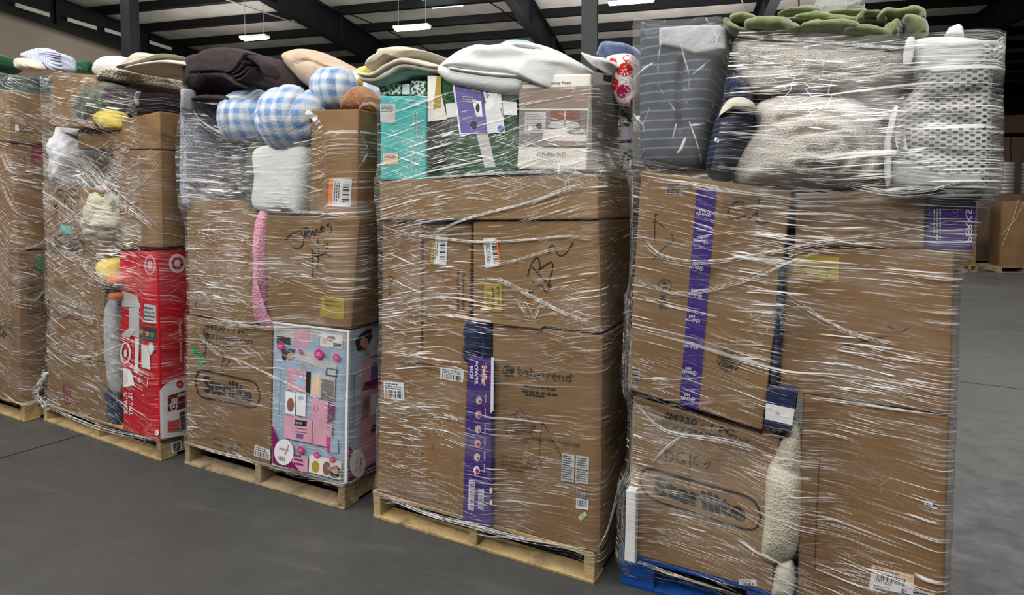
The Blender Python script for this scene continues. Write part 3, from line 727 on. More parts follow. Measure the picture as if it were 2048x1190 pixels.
for i, (px, py) in enumerate(((60, 18), (160, 46), (232, 66), (318, 90))):
    A = at(px - 22, py - 5, 15.0); z = A.z; d = (BM @ Vector((0, 1, 0)))
    c = hit(px, py, BM @ Vector((-15.5, 0, 0)), QQ); ci = BM.inverted() @ c
    st(MB().box(-15.52, -15.5, ci.y - .35, ci.y + .5, ci.z - .05, ci.z + .05).build('light_opening_%d' % (3 + i), M['panel'], BM))  # pale plates stand in for light through gaps at the purlin ends

# ------------------------------------------------------------------ floor of the warehouse: far pallets on the right
def far_box(x0, x1, y0, y1, Y, depth, label, mat='carddark', zb=0.0):
    A = at(x0, y1, Y); B = at(x1, y0, Y); z0 = A.z if zb is None else zb
    P = [Vector((A.x, Y, B.z)), Vector((B.x, Y, B.z)), Vector((B.x, Y, z0)), Vector((A.x, Y, z0))]; P += [p + Vector((depth * .42, depth * .9, 0)) for p in P]
    v, f = hexgrid(P, 6, .01, x0); c = sum(v, Vector()) / len(v); c.z = z0
    o = link_mesh('cardboard_box', [p - c for p in v], f, [M[mat]], Matrix.Translation(c)); tag(o, label, 'box'); return o
def far_pallet(x0, x1, Y, label):
    A, B = at(x0, 500, Y), at(x1, 500, Y); e = bpy.data.objects.new('wooden_pallet', None); COL.objects.link(e); e.location = (A.x, Y, 0); w = B.x - A.x; tag(e, label, 'pallet')
    for x in (0, w / 2 - .03, w - .06): MB().box(x, x + .06, 0, 1.1, .02, .12).build('stringer', M['woodold'], None, e)
    for k in range(6): MB().box(0, w, k * .2, k * .2 + .1, .12, .138).build('deck_board', M['woodold'], None, e)
    for k in (0, .5, 1.0): MB().box(0, w, k, k + .1, 0, .02).build('bottom_board', M['woodold'], None, e)
YF = F * 1.6 / (546 - HOR)
far_pallet(2001, 2110, YF, 'far wooden pallet under the wrapped brown boxes beside the right edge')
FB = far_box(2000, 2075, 402, 534, YF + .03, 1.0, 'far wrapped brown box stack with slanting film standing on its pallet', 'card', .14)
far_box(2077, 2110, 410, 534, YF + .03, 1.0, 'far brown box at the frame edge beside the wrapped one', 'card2', .14)
far_pallet(1925, 1958, YF + .3, 'narrow strip of far pallet showing beside the big mesh bag load')
far_box(1925, 1956, 392, 534, YF + .33, .9, 'far narrow brown box on the strip of pallet behind the right load', 'card2', .14)
far_pallet(1925, 2110, YF + 1.9, 'far pallet behind the wrapped far boxes')
b = far_box(1925, 2110, 388, 534, YF + 1.95, 1.0, 'wide far carton carrying the steel drums', 'carddark', .14)
zt = at(1925, 388, YF + 1.95).z
for px, l in ((2012, 'shiny wrapped roll standing on far carton beside the mesh bag'), (2062, 'wrapped roll at the frame edge on far carton')):
    c = at(px, 388, YF + 2.2); mb = MB(); r = .2
    for k in range(9):
        z = zt + .01 + k * .095; mb.tube([(c.x, YF + 2.25, z), (c.x, YF + 2.25, z + .03), (c.x, YF + 2.25, z + .085)], [r * .93, r, r * .95], 20)
    o = mb.build('wrapped_roll', plain('grey_wrapped_roll' + str(px), lin(150, 148, 148), .3, .6), None, None, (c.x, YF + 2.25, zt)); o.location = (c.x, YF + 2.25, zt); tag(o, l, 'roll')
zb = 0.0; Yb = YF + 5.5
for k, (x0, x1) in enumerate(((1900, 1953), (1954, 2021), (2022, 2110))):
    for j, (y0, y1) in enumerate(((274, 306), (306, 341), (341, 380), (380, 450))):
        z1 = at(0, y0, Yb).z; z0 = at(0, y1, Yb).z if j < 3 else 0
        o = far_box(x0, x1, y0, y1, Yb, 1.0, 'dim %s carton in the %s row of the back wall stack' % (('hidden-edge', 'middle', 'frame-edge')[k], ('top', 'second', 'third', 'bottom')[j]), 'carddark', z0)
        if k and j < 3:
            c = at((x0 + x1) / 2 + (6 if j != 1 else 14), (y0 + y1) / 2, Yb - .012); w = .13
            MB().box(c.x - w, c.x + w, -.003 + Yb - .004, Yb - .002, c.z - .07, c.z + .07).build('shipping_label', M['white'], None, o, o.location)
A = at(1890, 268, Yb + .02); zt = at(0, 272, Yb).z
o = MB().box(A.x, A.x + 3.2, Yb, Yb + 1.2, zt + .01, zt + .10).build('slip_pallet', M['steel'], None, None, (A.x, Yb, zt)); o.location = (A.x, Yb, zt); tag(o, 'dark pallet lying on top of the far carton wall', 'pallet')
# film on the far stack
far = MB(); A = at(1998, 400, YF - .02)
for k in range(2):
    P = [at(2052 - 14 * k, 398, YF - .02), at(2030 - 8 * k, 440 + 9 * k, YF - .02), at(2003 + k * 2, 470 + 20 * k, YF - .02)]; far.tube(P, .0035)
fo = FB; far.build('film_strand', M['rope'], None, fo, fo.location)

# ================================================================== STACK C (third, sharp, in the middle)
def sticker(ob, quad, face='f', mat='white', name='shipping_label', label=None, rows=3, bar=True, n=14, vert=False, extra=None):
    d = Decal(ob, name, face, label); d.poly(quad, mat); a, b, c, e = [Vector(q) for q in quad]
    P = lambda x, y: tuple(a.lerp(b, x).lerp(e.lerp(c, x), y))
    if vert:
        d.bars(P(.55, .1), P(.55, .9), P(.9, .1), 'ink', n); d.lines(P(.42, .1), P(.42, .9), P(.1, .1), 'dgrey', rows)
    else:
        if bar: d.bars(P(.08, .92), P(.92, .92), P(.08, .5), 'ink', n)
        d.lines(P(.08, .08), P(.92, .08), P(.08, .46), 'dgrey', rows)
    if extra: d.poly([P(*p) for p in extra[0]], extra[1])
    return d.done()
def sterilite(ob, q, txt, wstroke, m='ink', reg=True):
    """rounded frame + word; q = pixel corners TL,TR,BR,BL of the frame"""
    d = Decal(ob, 'brand_logo'); a, b, c, e = [Vector(p) for p in q]
    P = lambda x, y: tuple(a.lerp(b, x).lerp(e.lerp(c, x), y)); r, h = .13, .42
    pts = [P(*p) for p in ((r, 0), (.3, 0), (.5, 0), (.7, 0), (1 - r, 0), (1 - r * .3, .12), (1, h), (1, 1 - h), (1 - r * .3, .88), (1 - r, 1), (.7, 1), (.5, 1), (.3, 1), (r, 1), (r * .3, .88), (0, 1 - h), (0, h), (r * .3, .12))]
    d.stroke(pts, wstroke, m, True); d.text(txt, P(.12, .79), P(.88, .79), P(.12, .17), m, .035)
    # slab serifs
    if reg: d.ring(*P(.935, .72), wstroke * .55, wstroke * .55, wstroke * .15, m)
    return d.done()

C = Stack((746, 1035), (1188, 1171))
pallet(C, 'clean pale pine pallet under the stack with the purple mop box')
c1 = box(C, [(762, 700), (936, 742), (928, 1046), (753, 990)], 'brown box at bottom left beside the purple mop box, printing upside down', 'card2')
c3 = box(C, [(984, 645), (1207, 672), (1200, 1108), (984, 1058)], 'large brown car seat box with a leaf logo at the bottom right', 'card')
c2 = box(C, [(935, 712), (984, 722), (983, 1056), (923, 1044)], 'tall narrow purple power mop box between two brown boxes', 'purple', -.035, .9, 'mop_box', dent=.002)
c4 = box(C, [(763, 442), (843, 446), (842, 722), (762, 702)], 'narrow brown box standing at the left edge above the upside-down box', 'card', .01)
c5 = box(C, [(845, 446), (944, 446), (937, 744), (844, 724)], 'narrow brown box with vertical print left of the marker-marked box', 'card2', .02)
c7 = box(C, [(945, 440), (1199, 440), (1204, 668), (945, 640)], 'brown box with black marker scrawl and torn bottom flap', 'card', .0)
c6 = box(C, [(757, 362), (1196, 346), (1198, 440), (759, 442)], 'long shallow brown box under the teal and bedding boxes', 'card3', -.015)
# torn flap at the base of c7
fl = MB(); c0 = Vector(c7['_c'])
for seg in (((948, 632), (1092, 650), (1080, 657), (950, 642)),):
    P = [C.f(x, y, -.02) for x, y in seg]; fl.add(P + [p + Vector((0, .006, -.001)) for p in P], [(0, 1, 2, 3), (7, 6, 5, 4), (0, 4, 5, 1), (1, 5, 6, 2), (2, 6, 7, 3), (3, 7, 4, 0)])
fl.build('torn_flap', M['card3'], None, c7, c0)
nv = cushion(C, ZG((672, 925), (760, 935), (832, 950), (838, 1050), (830, 1175), (740, 1190), (650, 1180), (655, 1050)), 'folded navy cloth tucked above the purple mop box', 'navyfab', 'folded_cloth', 'cloth', -.03, .25, 3.5, .008, 12, creases=[(ZG((700, 960), (740, 1080), (720, 1180)), .012, .02), (ZG((800, 960), (790, 1080), (800, 1180)), .01, .015)])
# prints
d = Decal(c1, 'printed_lettering'); d.text('Sterilite Corporation', *ZH((330, 218), (150, 182), (330, 232)), 'inkgrey', .01); d.text('Townsend MA 01469', *ZH((318, 200), (165, 172), (318, 212)), 'inkgrey', .01)
d.text('SS 12 CLASICA 25 LB 22.67', *ZH((338, 800), (120, 745), (338, 812)), 'inkgrey', .01)
d.stroke(ZH((170, 400), (165, 450)), 1, 'inkgrey'); d.stroke(ZH((295, 410), (300, 440), (275, 438)), 1, 'inkgrey', smooth=False); d.stroke(ZH((165, 520), (168, 545), (200, 550)), 1, 'inkgrey', smooth=False); d.stroke(ZH((296, 545), (296, 570)), 1, 'inkgrey'); d.text('UP', *ZH((255, 585), (205, 570), (255, 598)), 'inkgrey'); d.done()
sticker(c1, ZH((332, 208), (436, 222), (432, 275), (332, 260)), label='white label with a barcode')
sticker(c1, ZH((82, 268), (170, 276), (174, 355), (84, 345)), label='white label with pink stripe', extra=(((0, .75), (.3, .78), (.3, .98), (0, .95)), 'peach'))
d = Decal(c3, 'brand_logo'); d.ring(*ZH((632, 222))[0], 11, 11, 1.2, 'inkgrey')
d.poly(ZH((612, 205), (632, 198), (640, 215), (628, 228)), 'inkgrey'); d.poly(ZH((640, 205), (656, 212), (652, 232), (638, 236)), 'inkgrey'); d.poly(ZH((616, 228), (634, 238), (628, 250), (616, 242)), 'inkgrey'); d.poly(ZH((640, 240), (655, 238), (648, 252)), 'inkgrey')
d.text('babytrend', *ZH((672, 252), (905, 286), (674, 204)), 'inkgrey', -.005); d.ring(*ZH((912, 243))[0], 1.6, 1.6, .5, 'inkgrey'); d.done()
d = Decal(c3, 'printed_lettering')
d.lines(*ZH((700, 283), (890, 305), (700, 292)), 'inkgrey', 1, .9); d.lines(*ZH((690, 303), (905, 330), (690, 314)), 'inkgrey', 1, .9); d.lines(*ZH((705, 320), (820, 335), (705, 330)), 'inkgrey', 1, .9)
d.stroke(ZH((608, 448), (684, 394), (752, 472)), 1.3, 'inkgrey', smooth=False); d.stroke(ZH((752, 472), (608, 448)), 1, 'inkgrey'); d.text('B.T', *ZH((655, 446), (705, 456), (656, 420)), 'inkgrey', .01)
d.text('LOS ANGELES', *ZH((610, 486), (748, 500), (611, 466)), 'inkgrey', .01); d.text('PO# 0052184', *ZH((610, 498), (690, 508), (610, 488)), 'inkgrey'); d.text('CONVERTIBLE CARSEAT-DASH SAGE', *ZH((690, 522), (946, 562), (692, 508)), 'inkgrey', .005); d.text('CS01P200', *ZH((640, 536), (716, 543), (640, 524)), 'inkgrey')
for k, s_ in enumerate(('N.W. 4.72 KG     10.42   LB', 'G.W. 6.4 KG     14.11   LB', 'DATE CODE 06252024 GP', 'MADE IN CHINA')):
    y = 606 + k * 18; w = (180, 180, 158, 98)[k]; d.text(s_, *ZH((600, y), (600 + w, y + w * .13), (600, y - 11)), 'inkgrey', .003)
d.stroke(ZH((778, 450), (766, 612)), 1, 'inkgrey'); d.stroke(ZH((784, 450), (868, 606)), 1, 'inkgrey'); d.poly(ZH((775, 447), (788, 449), (785, 462), (776, 460)), 'inkgrey'); d.done()
for q in (((868, 586), (924, 594), (920, 716), (864, 708)), ((930, 596), (988, 603), (984, 724), (926, 717))):
    d = Decal(c3, 'warning_label'); Q = ZH(*q); d.poly(Q, 'lgrey'); a, b, c_, e = Q; d.lines((a[0] + 2, a[1] + 3), (b[0] - 2, b[1] + 3), (e[0] + 2, e[1] - 3), 'dgrey', 11, .55, int(a[0])); d.done()
d = Decal(c3, 'barcode_label'); d.poly(ZH((930, 785), (986, 793), (984, 838), (929, 830)), 'white'); d.bars(*ZH((932, 820), (980, 826), (933, 790)), 'ink', 16); d.poly(ZH((930, 738), (984, 746), (984, 790), (931, 782)), 'taupe'); d.bars(*ZH((932, 782), (982, 789), (933, 740)), 'ink', 14, 3); d.done()
d = Decal(c3, 'price_sticker', label='small yellow tilted sticker'); d.poly(ZH((936, 868), (968, 843), (982, 860), (952, 888)), 'yellow'); d.poly(ZH((939, 868), (968, 846), (979, 860), (952, 884)), 'cream'); d.lines(*ZH((946, 864), (970, 848), (954, 880)), 'green', 3); d.done()
d = Decal(c3, 'side_lettering', 'r')
d.stroke(ZH((1066, 462), (1112, 448), (1110, 555), (1064, 580), (1066, 462)), 1, 'inkgrey', smooth=False); d.lines(*ZH((1074, 490), (1108, 478), (1074, 560)), 'inkgrey', 4, .4); d.poly(ZH((1124, 214), (1140, 208), (1140, 232), (1124, 238)), 'lgrey'); d.done()
d = Decal(c2, 'printed_lettering')
d.text('POWER', *ZH((484, 182), (483, 286), (499, 182)), 'white', .02); d.text('MOP', *ZH((460, 203), (460, 262), (478, 203)), 'white', .02)
d.poly(ZH((512, 195), (530, 192), (543, 215), (540, 290), (520, 292), (510, 240)), 'plum'); d.text('Swiffer', *ZH((515, 200), (512, 288), (538, 200)), 'cream', .03); d.done()
d = Decal(c2, 'product_pictures')
for k, yy in enumerate((355, 418, 482, 545, 605, 662)):
    cx_, cy_ = ZH((502 - k * 2, yy))[0]; d.disc(cx_, cy_, 6.3, 8.2, 'pink' if k < 5 else 'white'); d.disc(cx_ + 1, cy_ + 1.5, 4, 5, 'hotpink' if k % 2 else 'lgrey'); d.disc(cx_ + 2, cy_ + 2, 1.8, 2.5, 'dgrey')
    d.lines(*ZH((536 - k, yy - 28), (536 - k, yy + 24), (528 - k, yy - 28)), 'pink', 1, .7); d.stroke(ZH((470 - k * 2, yy - 30), (536 - k * 2, yy - 22)), .5, 'purple2')
d.disc(*ZH((555, 752))[0], 3, 6, 'peach'); d.disc(*ZH((555, 805))[0], 2.5, 5, 'peach')
d.done()
d = Decal(c2, 'barcode_label'); d.poly(ZH((458, 704), (484, 707), (480, 840), (455, 836)), 'white'); d.bars(*ZH((461, 710), (459, 835), (482, 712)), 'purple', 30); d.poly(ZH((500, 742), (524, 745), (522, 832), (498, 828)), 'white'); d.bars(*ZH((502, 746), (500, 826), (522, 748)), 'purple', 22, 5); d.done()
d = Decal(c2, 'side_flap', label='white strip along the box edge'); d.poly(ZH((556, 165), (568, 165), (566, 400), (553, 412)), 'white'); d.done()
d = Decal(c7, 'marker_writing')
for pl in (((1180, 500), (1190, 460), (1212, 452), (1235, 505), (1262, 520), (1300, 495), (1340, 430)), ((1045, 650), (1070, 570), (1110, 530), (1125, 600), (1112, 615), (1190, 560), (1208, 590), (1195, 640), (1175, 715)), ((1072, 590), (1165, 688)), ((1055, 735), (1060, 760), (1068, 788)), ((1045, 760), (1072, 752), (1090, 740)), ((1070, 700), (1085, 688)), ((1105, 715), (1135, 712), (1165, 752), (1195, 700))):
    d.stroke(ZG(*pl), 2.6, 'ink')
d.done()
d = Decal(c7, 'category_label', label='yellow label printed sideways'); d.poly(ZG((765, 690), (880, 696), (882, 885), (762, 878)), 'yellow'); d.text('Bullseye', *ZG((868, 722), (866, 838), (848, 722)), 'ink', .01); d.text('Playground', *ZG((836, 718), (834, 868), (812, 718)), 'ink', .01); d.text('Category: Kids', *ZG((798, 730), (796, 850), (786, 730)), 'ink'); d.done()
sticker(c7, ZG((760, 410), (850, 403), (876, 585), (775, 598)), label='white label with an orange edge', vert=True, extra=(((.86, 0), (1, 0), (1, 1), (.86, 1)), 'orange'))
sticker(c5, ZG((432, 400), (532, 398), (522, 578), (420, 570)), label='white label with a yellow edge', vert=True, extra=(((0, 0), (.2, 0), (.2, 1), (0, 1)), 'yellow'))
d = Decal(c5, 'printed_lettering'); d.text('Adjustable Bath', *ZG((622, 630), (622, 865), (642, 630)), 'inkgrey', .01); d.text('Stool 2 pieces', *ZG((586, 610), (586, 865), (608, 610)), 'ink', .02); d.done()
d = Decal(c4, 'printed_lettering'); d.ring(*ZG((163, 672))[0], 4, 7, 2.5, 'inkgrey'); d.text('1116', *ZG((150, 720), (150, 770), (168, 720)), 'inkgrey'); d.done()
# upper row
c8 = box(C, [(760, 191), (853, 191), (853, 361), (759, 361)], 'teal carton with silver and pink stickers at the left of the top row', 'teal', -.01, .45, 'teal_carton', dent=.003)
sticker(c8, ZF((108, 530), (220, 530), (218, 672), (110, 660)), mat='lgrey', bar=False, rows=5); sticker(c8, ZF((130, 888), (238, 888), (236, 965), (132, 965)), mat='peach', bar=False, rows=3)
d = Decal(c8, 'printed_lettering'); d.lines(*ZF((345, 590), (345, 760), (385, 590)), 'lgrey', 4); d.lines(*ZF((330, 900), (330, 1040), (350, 900)), 'lgrey', 2); d.done()
c9 = box(C, [(855, 150), (1034, 148), (1034, 345), (855, 358)], 'dark green plastic-wrapped carton behind paper signs', 'darkgreen', .0, .45, 'green_carton', dent=.012)
for q_, m_, n_ in ((((450, 330), (520, 330), (590, 640), (450, 660)), 'cream', 'cream_paper'), (((515, 335), (550, 335), (545, 560), (490, 570)), 'yellow', 'mustard_paper'), (((450, 660), (600, 650), (560, 1000), (450, 1040)), 'black', 'black_plastic_patch'), (((580, 530), (665, 520), (672, 620), (588, 630)), 'white', 'white_paper'), (((985, 510), (1092, 520), (1092, 612), (995, 610)), 'white', 'white_paper'), (((800, 745), (880, 740), (940, 985), (860, 990)), 'lgrey', 'paper_strip')):
    d = Decal(c9, n_); d.k = 3 if m_ == 'yellow' else 1; d.poly(ZF(*q_), m_); d.done()
d = Decal(c9, 'paper_sign', label='tilted purple and white safety leaflet'); d.k = 8
d.poly(ZF((626, 378), (970, 400), (1006, 738), (680, 750)), 'white'); d.poly(ZF((642, 392), (845, 400), (880, 738), (690, 742)), 'purple2'); d.poly(ZF((768, 386), (824, 390), (826, 446), (770, 440)), 'yellow'); d.text('Room & Co.', *ZF((850, 388), (874, 490), (872, 385)), 'dgrey', .02); d.text('essentials', *ZF((822, 400), (852, 530), (845, 398)), 'dgrey', .02)
d.poly(ZF((770, 500), (835, 512), (845, 625), (800, 620)), 'white'); d.disc(*ZF((810, 560))[0], 4, 9, 'dgrey'); d.disc(*ZF((780, 680))[0], 7, 8, 'dgrey'); d.disc(*ZF((974, 708))[0], 6, 6.5, 'blue'); d.lines(*ZF((968, 560), (990, 640), (978, 560)), 'dgrey', 1); d.lines(*ZF((940, 420), (960, 480), (955, 418)), 'dgrey', 2); d.lines(*ZF((700, 470), (800, 478), (705, 520)), 'lgrey', 3); d.done()
c10 = box(C, [(1041, 150), (1183, 146), (1174, 342), (1032, 338)], 'white bedding box printed with a photo of a made bed', 'cream', -.03, .34, 'bedding_box', dent=.002)
d = Decal(c10, 'printed_picture'); k10 = 'f'
d.poly(ZF((1110, 420), (1612, 400), (1605, 562), (1105, 562)), 'taupe'); d.text('Antimicrobial', *ZF((1120, 392), (1290, 392), (1120, 375)), 'dgrey'); d.text('Pillowtop Memory Foam', *ZF((1180, 396), (1480, 394), (1180, 372)), 'dgrey', .01)
d.poly(ZF((1108, 575), (1598, 577), (1590, 840), (1106, 836)), 'grey'); d.poly(ZF((1150, 590), (1300, 590), (1296, 740), (1146, 740)), 'lgrey'); d.lines(*ZF((1160, 600), (1290, 600), (1160, 730)), 'grey', 8, .3); d.disc(*ZF((1250, 690))[0], 6, 6, 'dgrey'); d.disc(*ZF((1185, 710))[0], 4, 6, 'white')
d.poly(ZF((1330, 582), (1540, 582), (1538, 690), (1328, 690)), 'rust'); d.stroke(ZF((1436, 582), (1436, 690)), 2.5, 'lgrey')
d.poly(ZF((1310, 700), (1340, 660), (1440, 645), (1530, 665), (1545, 700), (1440, 715)), 'lgrey'); d.poly(ZF((1290, 715), (1560, 710), (1590, 745), (1590, 800), (1270, 795)), 'cream'); d.poly(ZF((1440, 725), (1540, 712), (1590, 750), (1480, 752)), 'grey'); d.poly(ZF((1272, 795), (1590, 800), (1590, 838), (1270, 836)), 'taupe')
d.text('THRESHOLD', *ZF((1230, 908), (1442, 908), (1231, 880)), 'dgrey', 0); d.ring(*ZF((1334, 942))[0], 4, 4, .7, 'taupe'); d.lines(*ZF((1262, 938), (1315, 938), (1262, 948)), 'taupe', 2, .4); d.lines(*ZF((1355, 938), (1405, 938), (1355, 948)), 'taupe', 2, .4); d.stroke(ZF((1092, 568), (1606, 568)), 1.2, 'white'); d.done()
d = Decal(c10, 'side_print', 'r'); d.poly(ZF((1636, 390), (1826, 396), (1816, 856), (1632, 850)), 'grey'); d.poly(ZF((1640, 300), (1828, 330), (1826, 396), (1636, 390)), 'lgrey'); d.poly(ZF((1672, 742), (1706, 742), (1704, 780), (1672, 780)), 'white'); d.text('THRESHOLD', *ZF((1672, 918), (1762, 914), (1672, 904)), 'grey'); d.lines(*ZF((1680, 940), (1740, 936), (1680, 955)), 'grey', 1)
d.stroke(ZF((1700, 688), (1715, 688)), 1, 'lgrey'); d.poly(ZF((1716, 320), (1772, 330), (1772, 378), (1714, 362)), 'ink'); d.done()
l1 = box(C, [(757, 165), (802, 165), (800, 190), (757, 190)], 'green spotted carton peeking out above the teal carton, left one', 'leopard', .05, .2, 'spotted_carton'); l2 = box(C, [(820, 160), (852, 160), (852, 190), (820, 190)], 'green spotted carton peeking out above the teal carton, right one', 'leopard', .05, .2, 'spotted_carton')
lw = box(C, [(802, 166), (820, 166), (820, 190), (802, 190)], 'white carton sliver between the two green spotted cartons', 'white', .06, .2, 'white_carton')
# spotted wrapped tube behind the bedding box on the right
def roll_item(S, px, y0, y1, rpx, v, mats, label, name, cat, bands=()):
    a = S.f(px, y0, v); b = S.f(px, y1, v); r = abs(S.f(px + rpx, y1, v).x - b.x); mb = MB(); n = 24; H_ = a.z - b.z; zs = sorted({0, 1, *[t for q in bands for t in q[:2]]}); ms = [M[m] for m in mats]
    for z0, z1 in zip(zs, zs[1:]):
        mi = 0
        for q in bands:
            if q[0] <= z0 < q[1]: mi = q[2]
        mb.tube([(b.x, b.y, b.z + H_ * z0), (b.x, b.y, b.z + H_ * z1)], r, n, mi)
    S.reg(mb.v, mb.f); o = mb.build(name, ms, S.M @ Matrix.Translation(b), None, b); tag(o, label, cat); return o
roll_item(C, 1252, 216, 338, 13, .36, ['leopard', 'white', 'purple'], 'green spotted roll with white paper band right of the bedding box', 'wrapped_roll', 'roll', ((.32, .68, 1), (.42, .47, 2)))
cushion(C, ZF((1740, 200), (1900, 172), (1945, 300), (1950, 560), (1850, 572), (1790, 480), (1780, 330)), 'white pillow with red flowers squeezed behind the bedding box', 'floral', 'floral_pillow', 'pillow', .22, .22, 3, .01, 8)
cushion(C, ZF((1665, 165), (1700, 100), (1760, 82), (1880, 88), (1980, 110), (2010, 170), (1990, 300), (1930, 260), (1880, 200), (1760, 190), (1700, 180)), 'slate blue fleece draped over the floral pillow', 'bluefab', 'fleece_blanket', 'blanket', .25, .3, 3, .014, 12, creases=[(ZF((1700, 140), (1800, 150), (1900, 170), (1960, 250)), .015, .03)], center=ZF((1860, 150))[0])
# film in two zones
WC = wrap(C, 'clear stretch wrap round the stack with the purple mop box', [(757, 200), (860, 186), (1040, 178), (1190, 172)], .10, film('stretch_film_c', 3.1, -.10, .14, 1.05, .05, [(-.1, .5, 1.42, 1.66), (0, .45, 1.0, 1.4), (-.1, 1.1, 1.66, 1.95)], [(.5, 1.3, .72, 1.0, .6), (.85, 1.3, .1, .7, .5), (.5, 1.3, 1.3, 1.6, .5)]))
rope(WC, [(845, 478), (930, 440), (1040, 410), (1130, 380), (1196, 352)], 9, 9, .0022); rope(WC, [(762, 455), (830, 468), (950, 482), (1060, 478), (1130, 472), (1196, 474)], 9, 6, .002)
rope(WC, [(935, 560), (1000, 560), (1060, 590), (1120, 620), (1198, 652)], 7, 9, .002); rope(WC, [(935, 535), (1010, 525), (1100, 500), (1130, 495)], 4, 3, .0018)
rope(WC, [(762, 700), (830, 712), (900, 722), (935, 725)], 8, 5, .0022); rope(WC, [(758, 985), (850, 1025), (950, 1052), (1060, 1080), (1195, 1100)], 10, 7, .0025); rope(WC, [(758, 365), (900, 352), (1040, 345), (1195, 345)], 6, 4, .002)
rope(WC, [(1198, 1095), (1215, 1060), (1230, 1010), (1242, 960)], 8, 5, .003); rope(WC, [(1030, 590), (1050, 620), (1060, 640)], 6, 9, .002); rope(WC, [(1086, 590), (1074, 625), (1064, 642)], 4, 5, .002)
# blankets on top, above the film
wbk = cushion(C, ZF((538, 262), (580, 280), (760, 300), (1000, 332), (1250, 362), (1420, 405), (1520, 432), (1630, 455), (1668, 370), (1690, 280), (1715, 235), (1560, 140), (1400, 95), (1250, 88), (1150, 96), (1020, 110), (880, 105), (720, 150), (600, 215)), 'large pale white blanket draped over the bedding box', 'whitefab', 'folded_blanket', 'blanket', -.07, .6, 4.5, .005, 5, (1, 1, 1.4), creases=[(ZF((1060, 105), (1160, 118), (1400, 130), (1560, 160), (1690, 240)), .007, .03), (ZF((700, 160), (860, 200), (1100, 190)), .03, .012)], center=ZF((1120, 235))[0], rings=34)
fold(C, ZF((585, 292), (700, 345), (860, 372), (1050, 395), (1235, 400)), [12, 22, 25, 27, 30], 'whitefab', 'lower_fold', -.045, .35, None, None, wbk, .004, 10, pw=2.8)
fold(C, ZF((640, 290), (800, 318), (1000, 342), (1260, 356)), [5, 7, 8, 7], 'whitefab', 'lower_fold', -.06, .3, None, None, wbk, .003, 12)
cushion(C, ZF((1560, 170), (1680, 200), (1760, 215), (1800, 250), (1760, 290), (1720, 292), (1660, 270)), 'bunched white corner of cloth between white blanket and floral pillow', 'whitefab', 'bunched_cloth', 'cloth', .1, .25, 2.4, .015, 16)
cbk = cushion(C, ZF((2, 318), (60, 250), (170, 200), (200, 150), (360, 125), (500, 118), (640, 140), (720, 165), (620, 215), (540, 270), (470, 250), (380, 228), (290, 245), (220, 290), (150, 332), (60, 335)), 'cream blanket folded in three layers hanging past the stack edge', 'oatfab', 'folded_blanket', 'blanket', -.03, .5, 4, .004, 5, (1, 1, 1.6), creases=[(ZF((200, 205), (340, 190), (480, 160)), .012, .015)], center=ZF((330, 205))[0], rings=30)
for pth, ww, vf_ in ((((20, 335), (150, 352), (240, 300), (330, 258), (400, 255), (560, 290), (650, 300)), [4, 9, 11, 11, 10, 9, 6], -.04), (((40, 368), (160, 382), (260, 345), (340, 300), (410, 290), (560, 315), (680, 330)), [6, 12, 14, 12, 10, 9, 6], -.025), (((75, 385), (180, 392), (280, 370), (345, 335), (400, 318), (560, 330)), [4, 6, 9, 10, 8, 5], .0)):
    fold(C, ZF(*pth), ww, 'oatfab', 'folded_layer', vf_, .4, None, None, cbk, .003, 12, pw=2.4)
cushion(C, ZF((980, 110), (1030, 72), (1110, 66), (1200, 80), (1240, 130), (1230, 300), (1110, 330), (990, 300), (975, 180)), 'mint green cushion crest behind the white blanket', 'mint', 'mint_cushion', 'pillow', .42, .3)

# ================================================================== STACK B (second)
B = Stack((369, 927), (689, 1021))
pallet(B, 'weathered grey pallet under the toy kitchen box', 'woodold')
b2 = box(B, ZE((568, 68), (1010, 120), (986, 1033), (558, 898)), 'tall white toy kitchen box printed with pink kitchen pictures', 'white', -.01, 1.0, 'toy_kitchen_box', dent=.003)
b1 = box(B, ZE((68, 30), (565, 112), (553, 905), (62, 764)), 'brown storage cart box with an oval logo and green sticker', 'card', .0, 1.0)
b3 = box(B, ZD((668, 108), (1372, 130), (1312, 962), (690, 902)), 'brown box with big black handwriting above the toy kitchen box', 'card', -.01, 1.0)
b4 = box(B, [(371, 395), (512, 405), (514, 652), (378, 629)], 'brown box left of the pink plush strip', 'card2', .0, 1.0)
b8 = box(B, [(622, 219), (718, 217), (714, 437), (617, 430)], 'open brown carton at top right with orange-edged label', 'card2', .0, .9)
cushion(B, [(512, 430), (530, 428), (531, 520), (529, 600), (532, 640), (548, 650), (545, 660), (520, 655), (509, 640), (513, 600), (511, 520)], 'long pink plush strip squeezed between two brown boxes', 'pinkplush', 'pink_plush', 'plush toy', -.045, .14, 2.2, .008, 20, center=(521, 540))
b6 = cushion(B, [(366, 236), (372, 206), (400, 222), (455, 262), (505, 288), (527, 298), (527, 408), (450, 414), (368, 406), (366, 320)], 'lavender grey printed textiles under cloudy film at the top left', 'mixgrey', 'textile_bundle', 'fabric bundle', -.03, .6, 9, .012, 7, creases=[(ZC((200, 1080), (260, 1060), (400, 960), (500, 900)), .02, .04)])
cushion(B, ZC((585, 715), (890, 712), (885, 1120), (800, 1130), (575, 1120), (580, 900)), 'white padded panel standing left of the open carton', 'whitefab', 'white_cushion', 'pillow', -.02, .3, 6, .006, 7, corner=False)
cushion(B, [(505, 300), (524, 300), (524, 430), (506, 430)], 'black and grey speckled strip beside the white padded panel', 'olivefab', 'speckled_cloth', 'cloth', -.01, .2, 4, .006, 9)
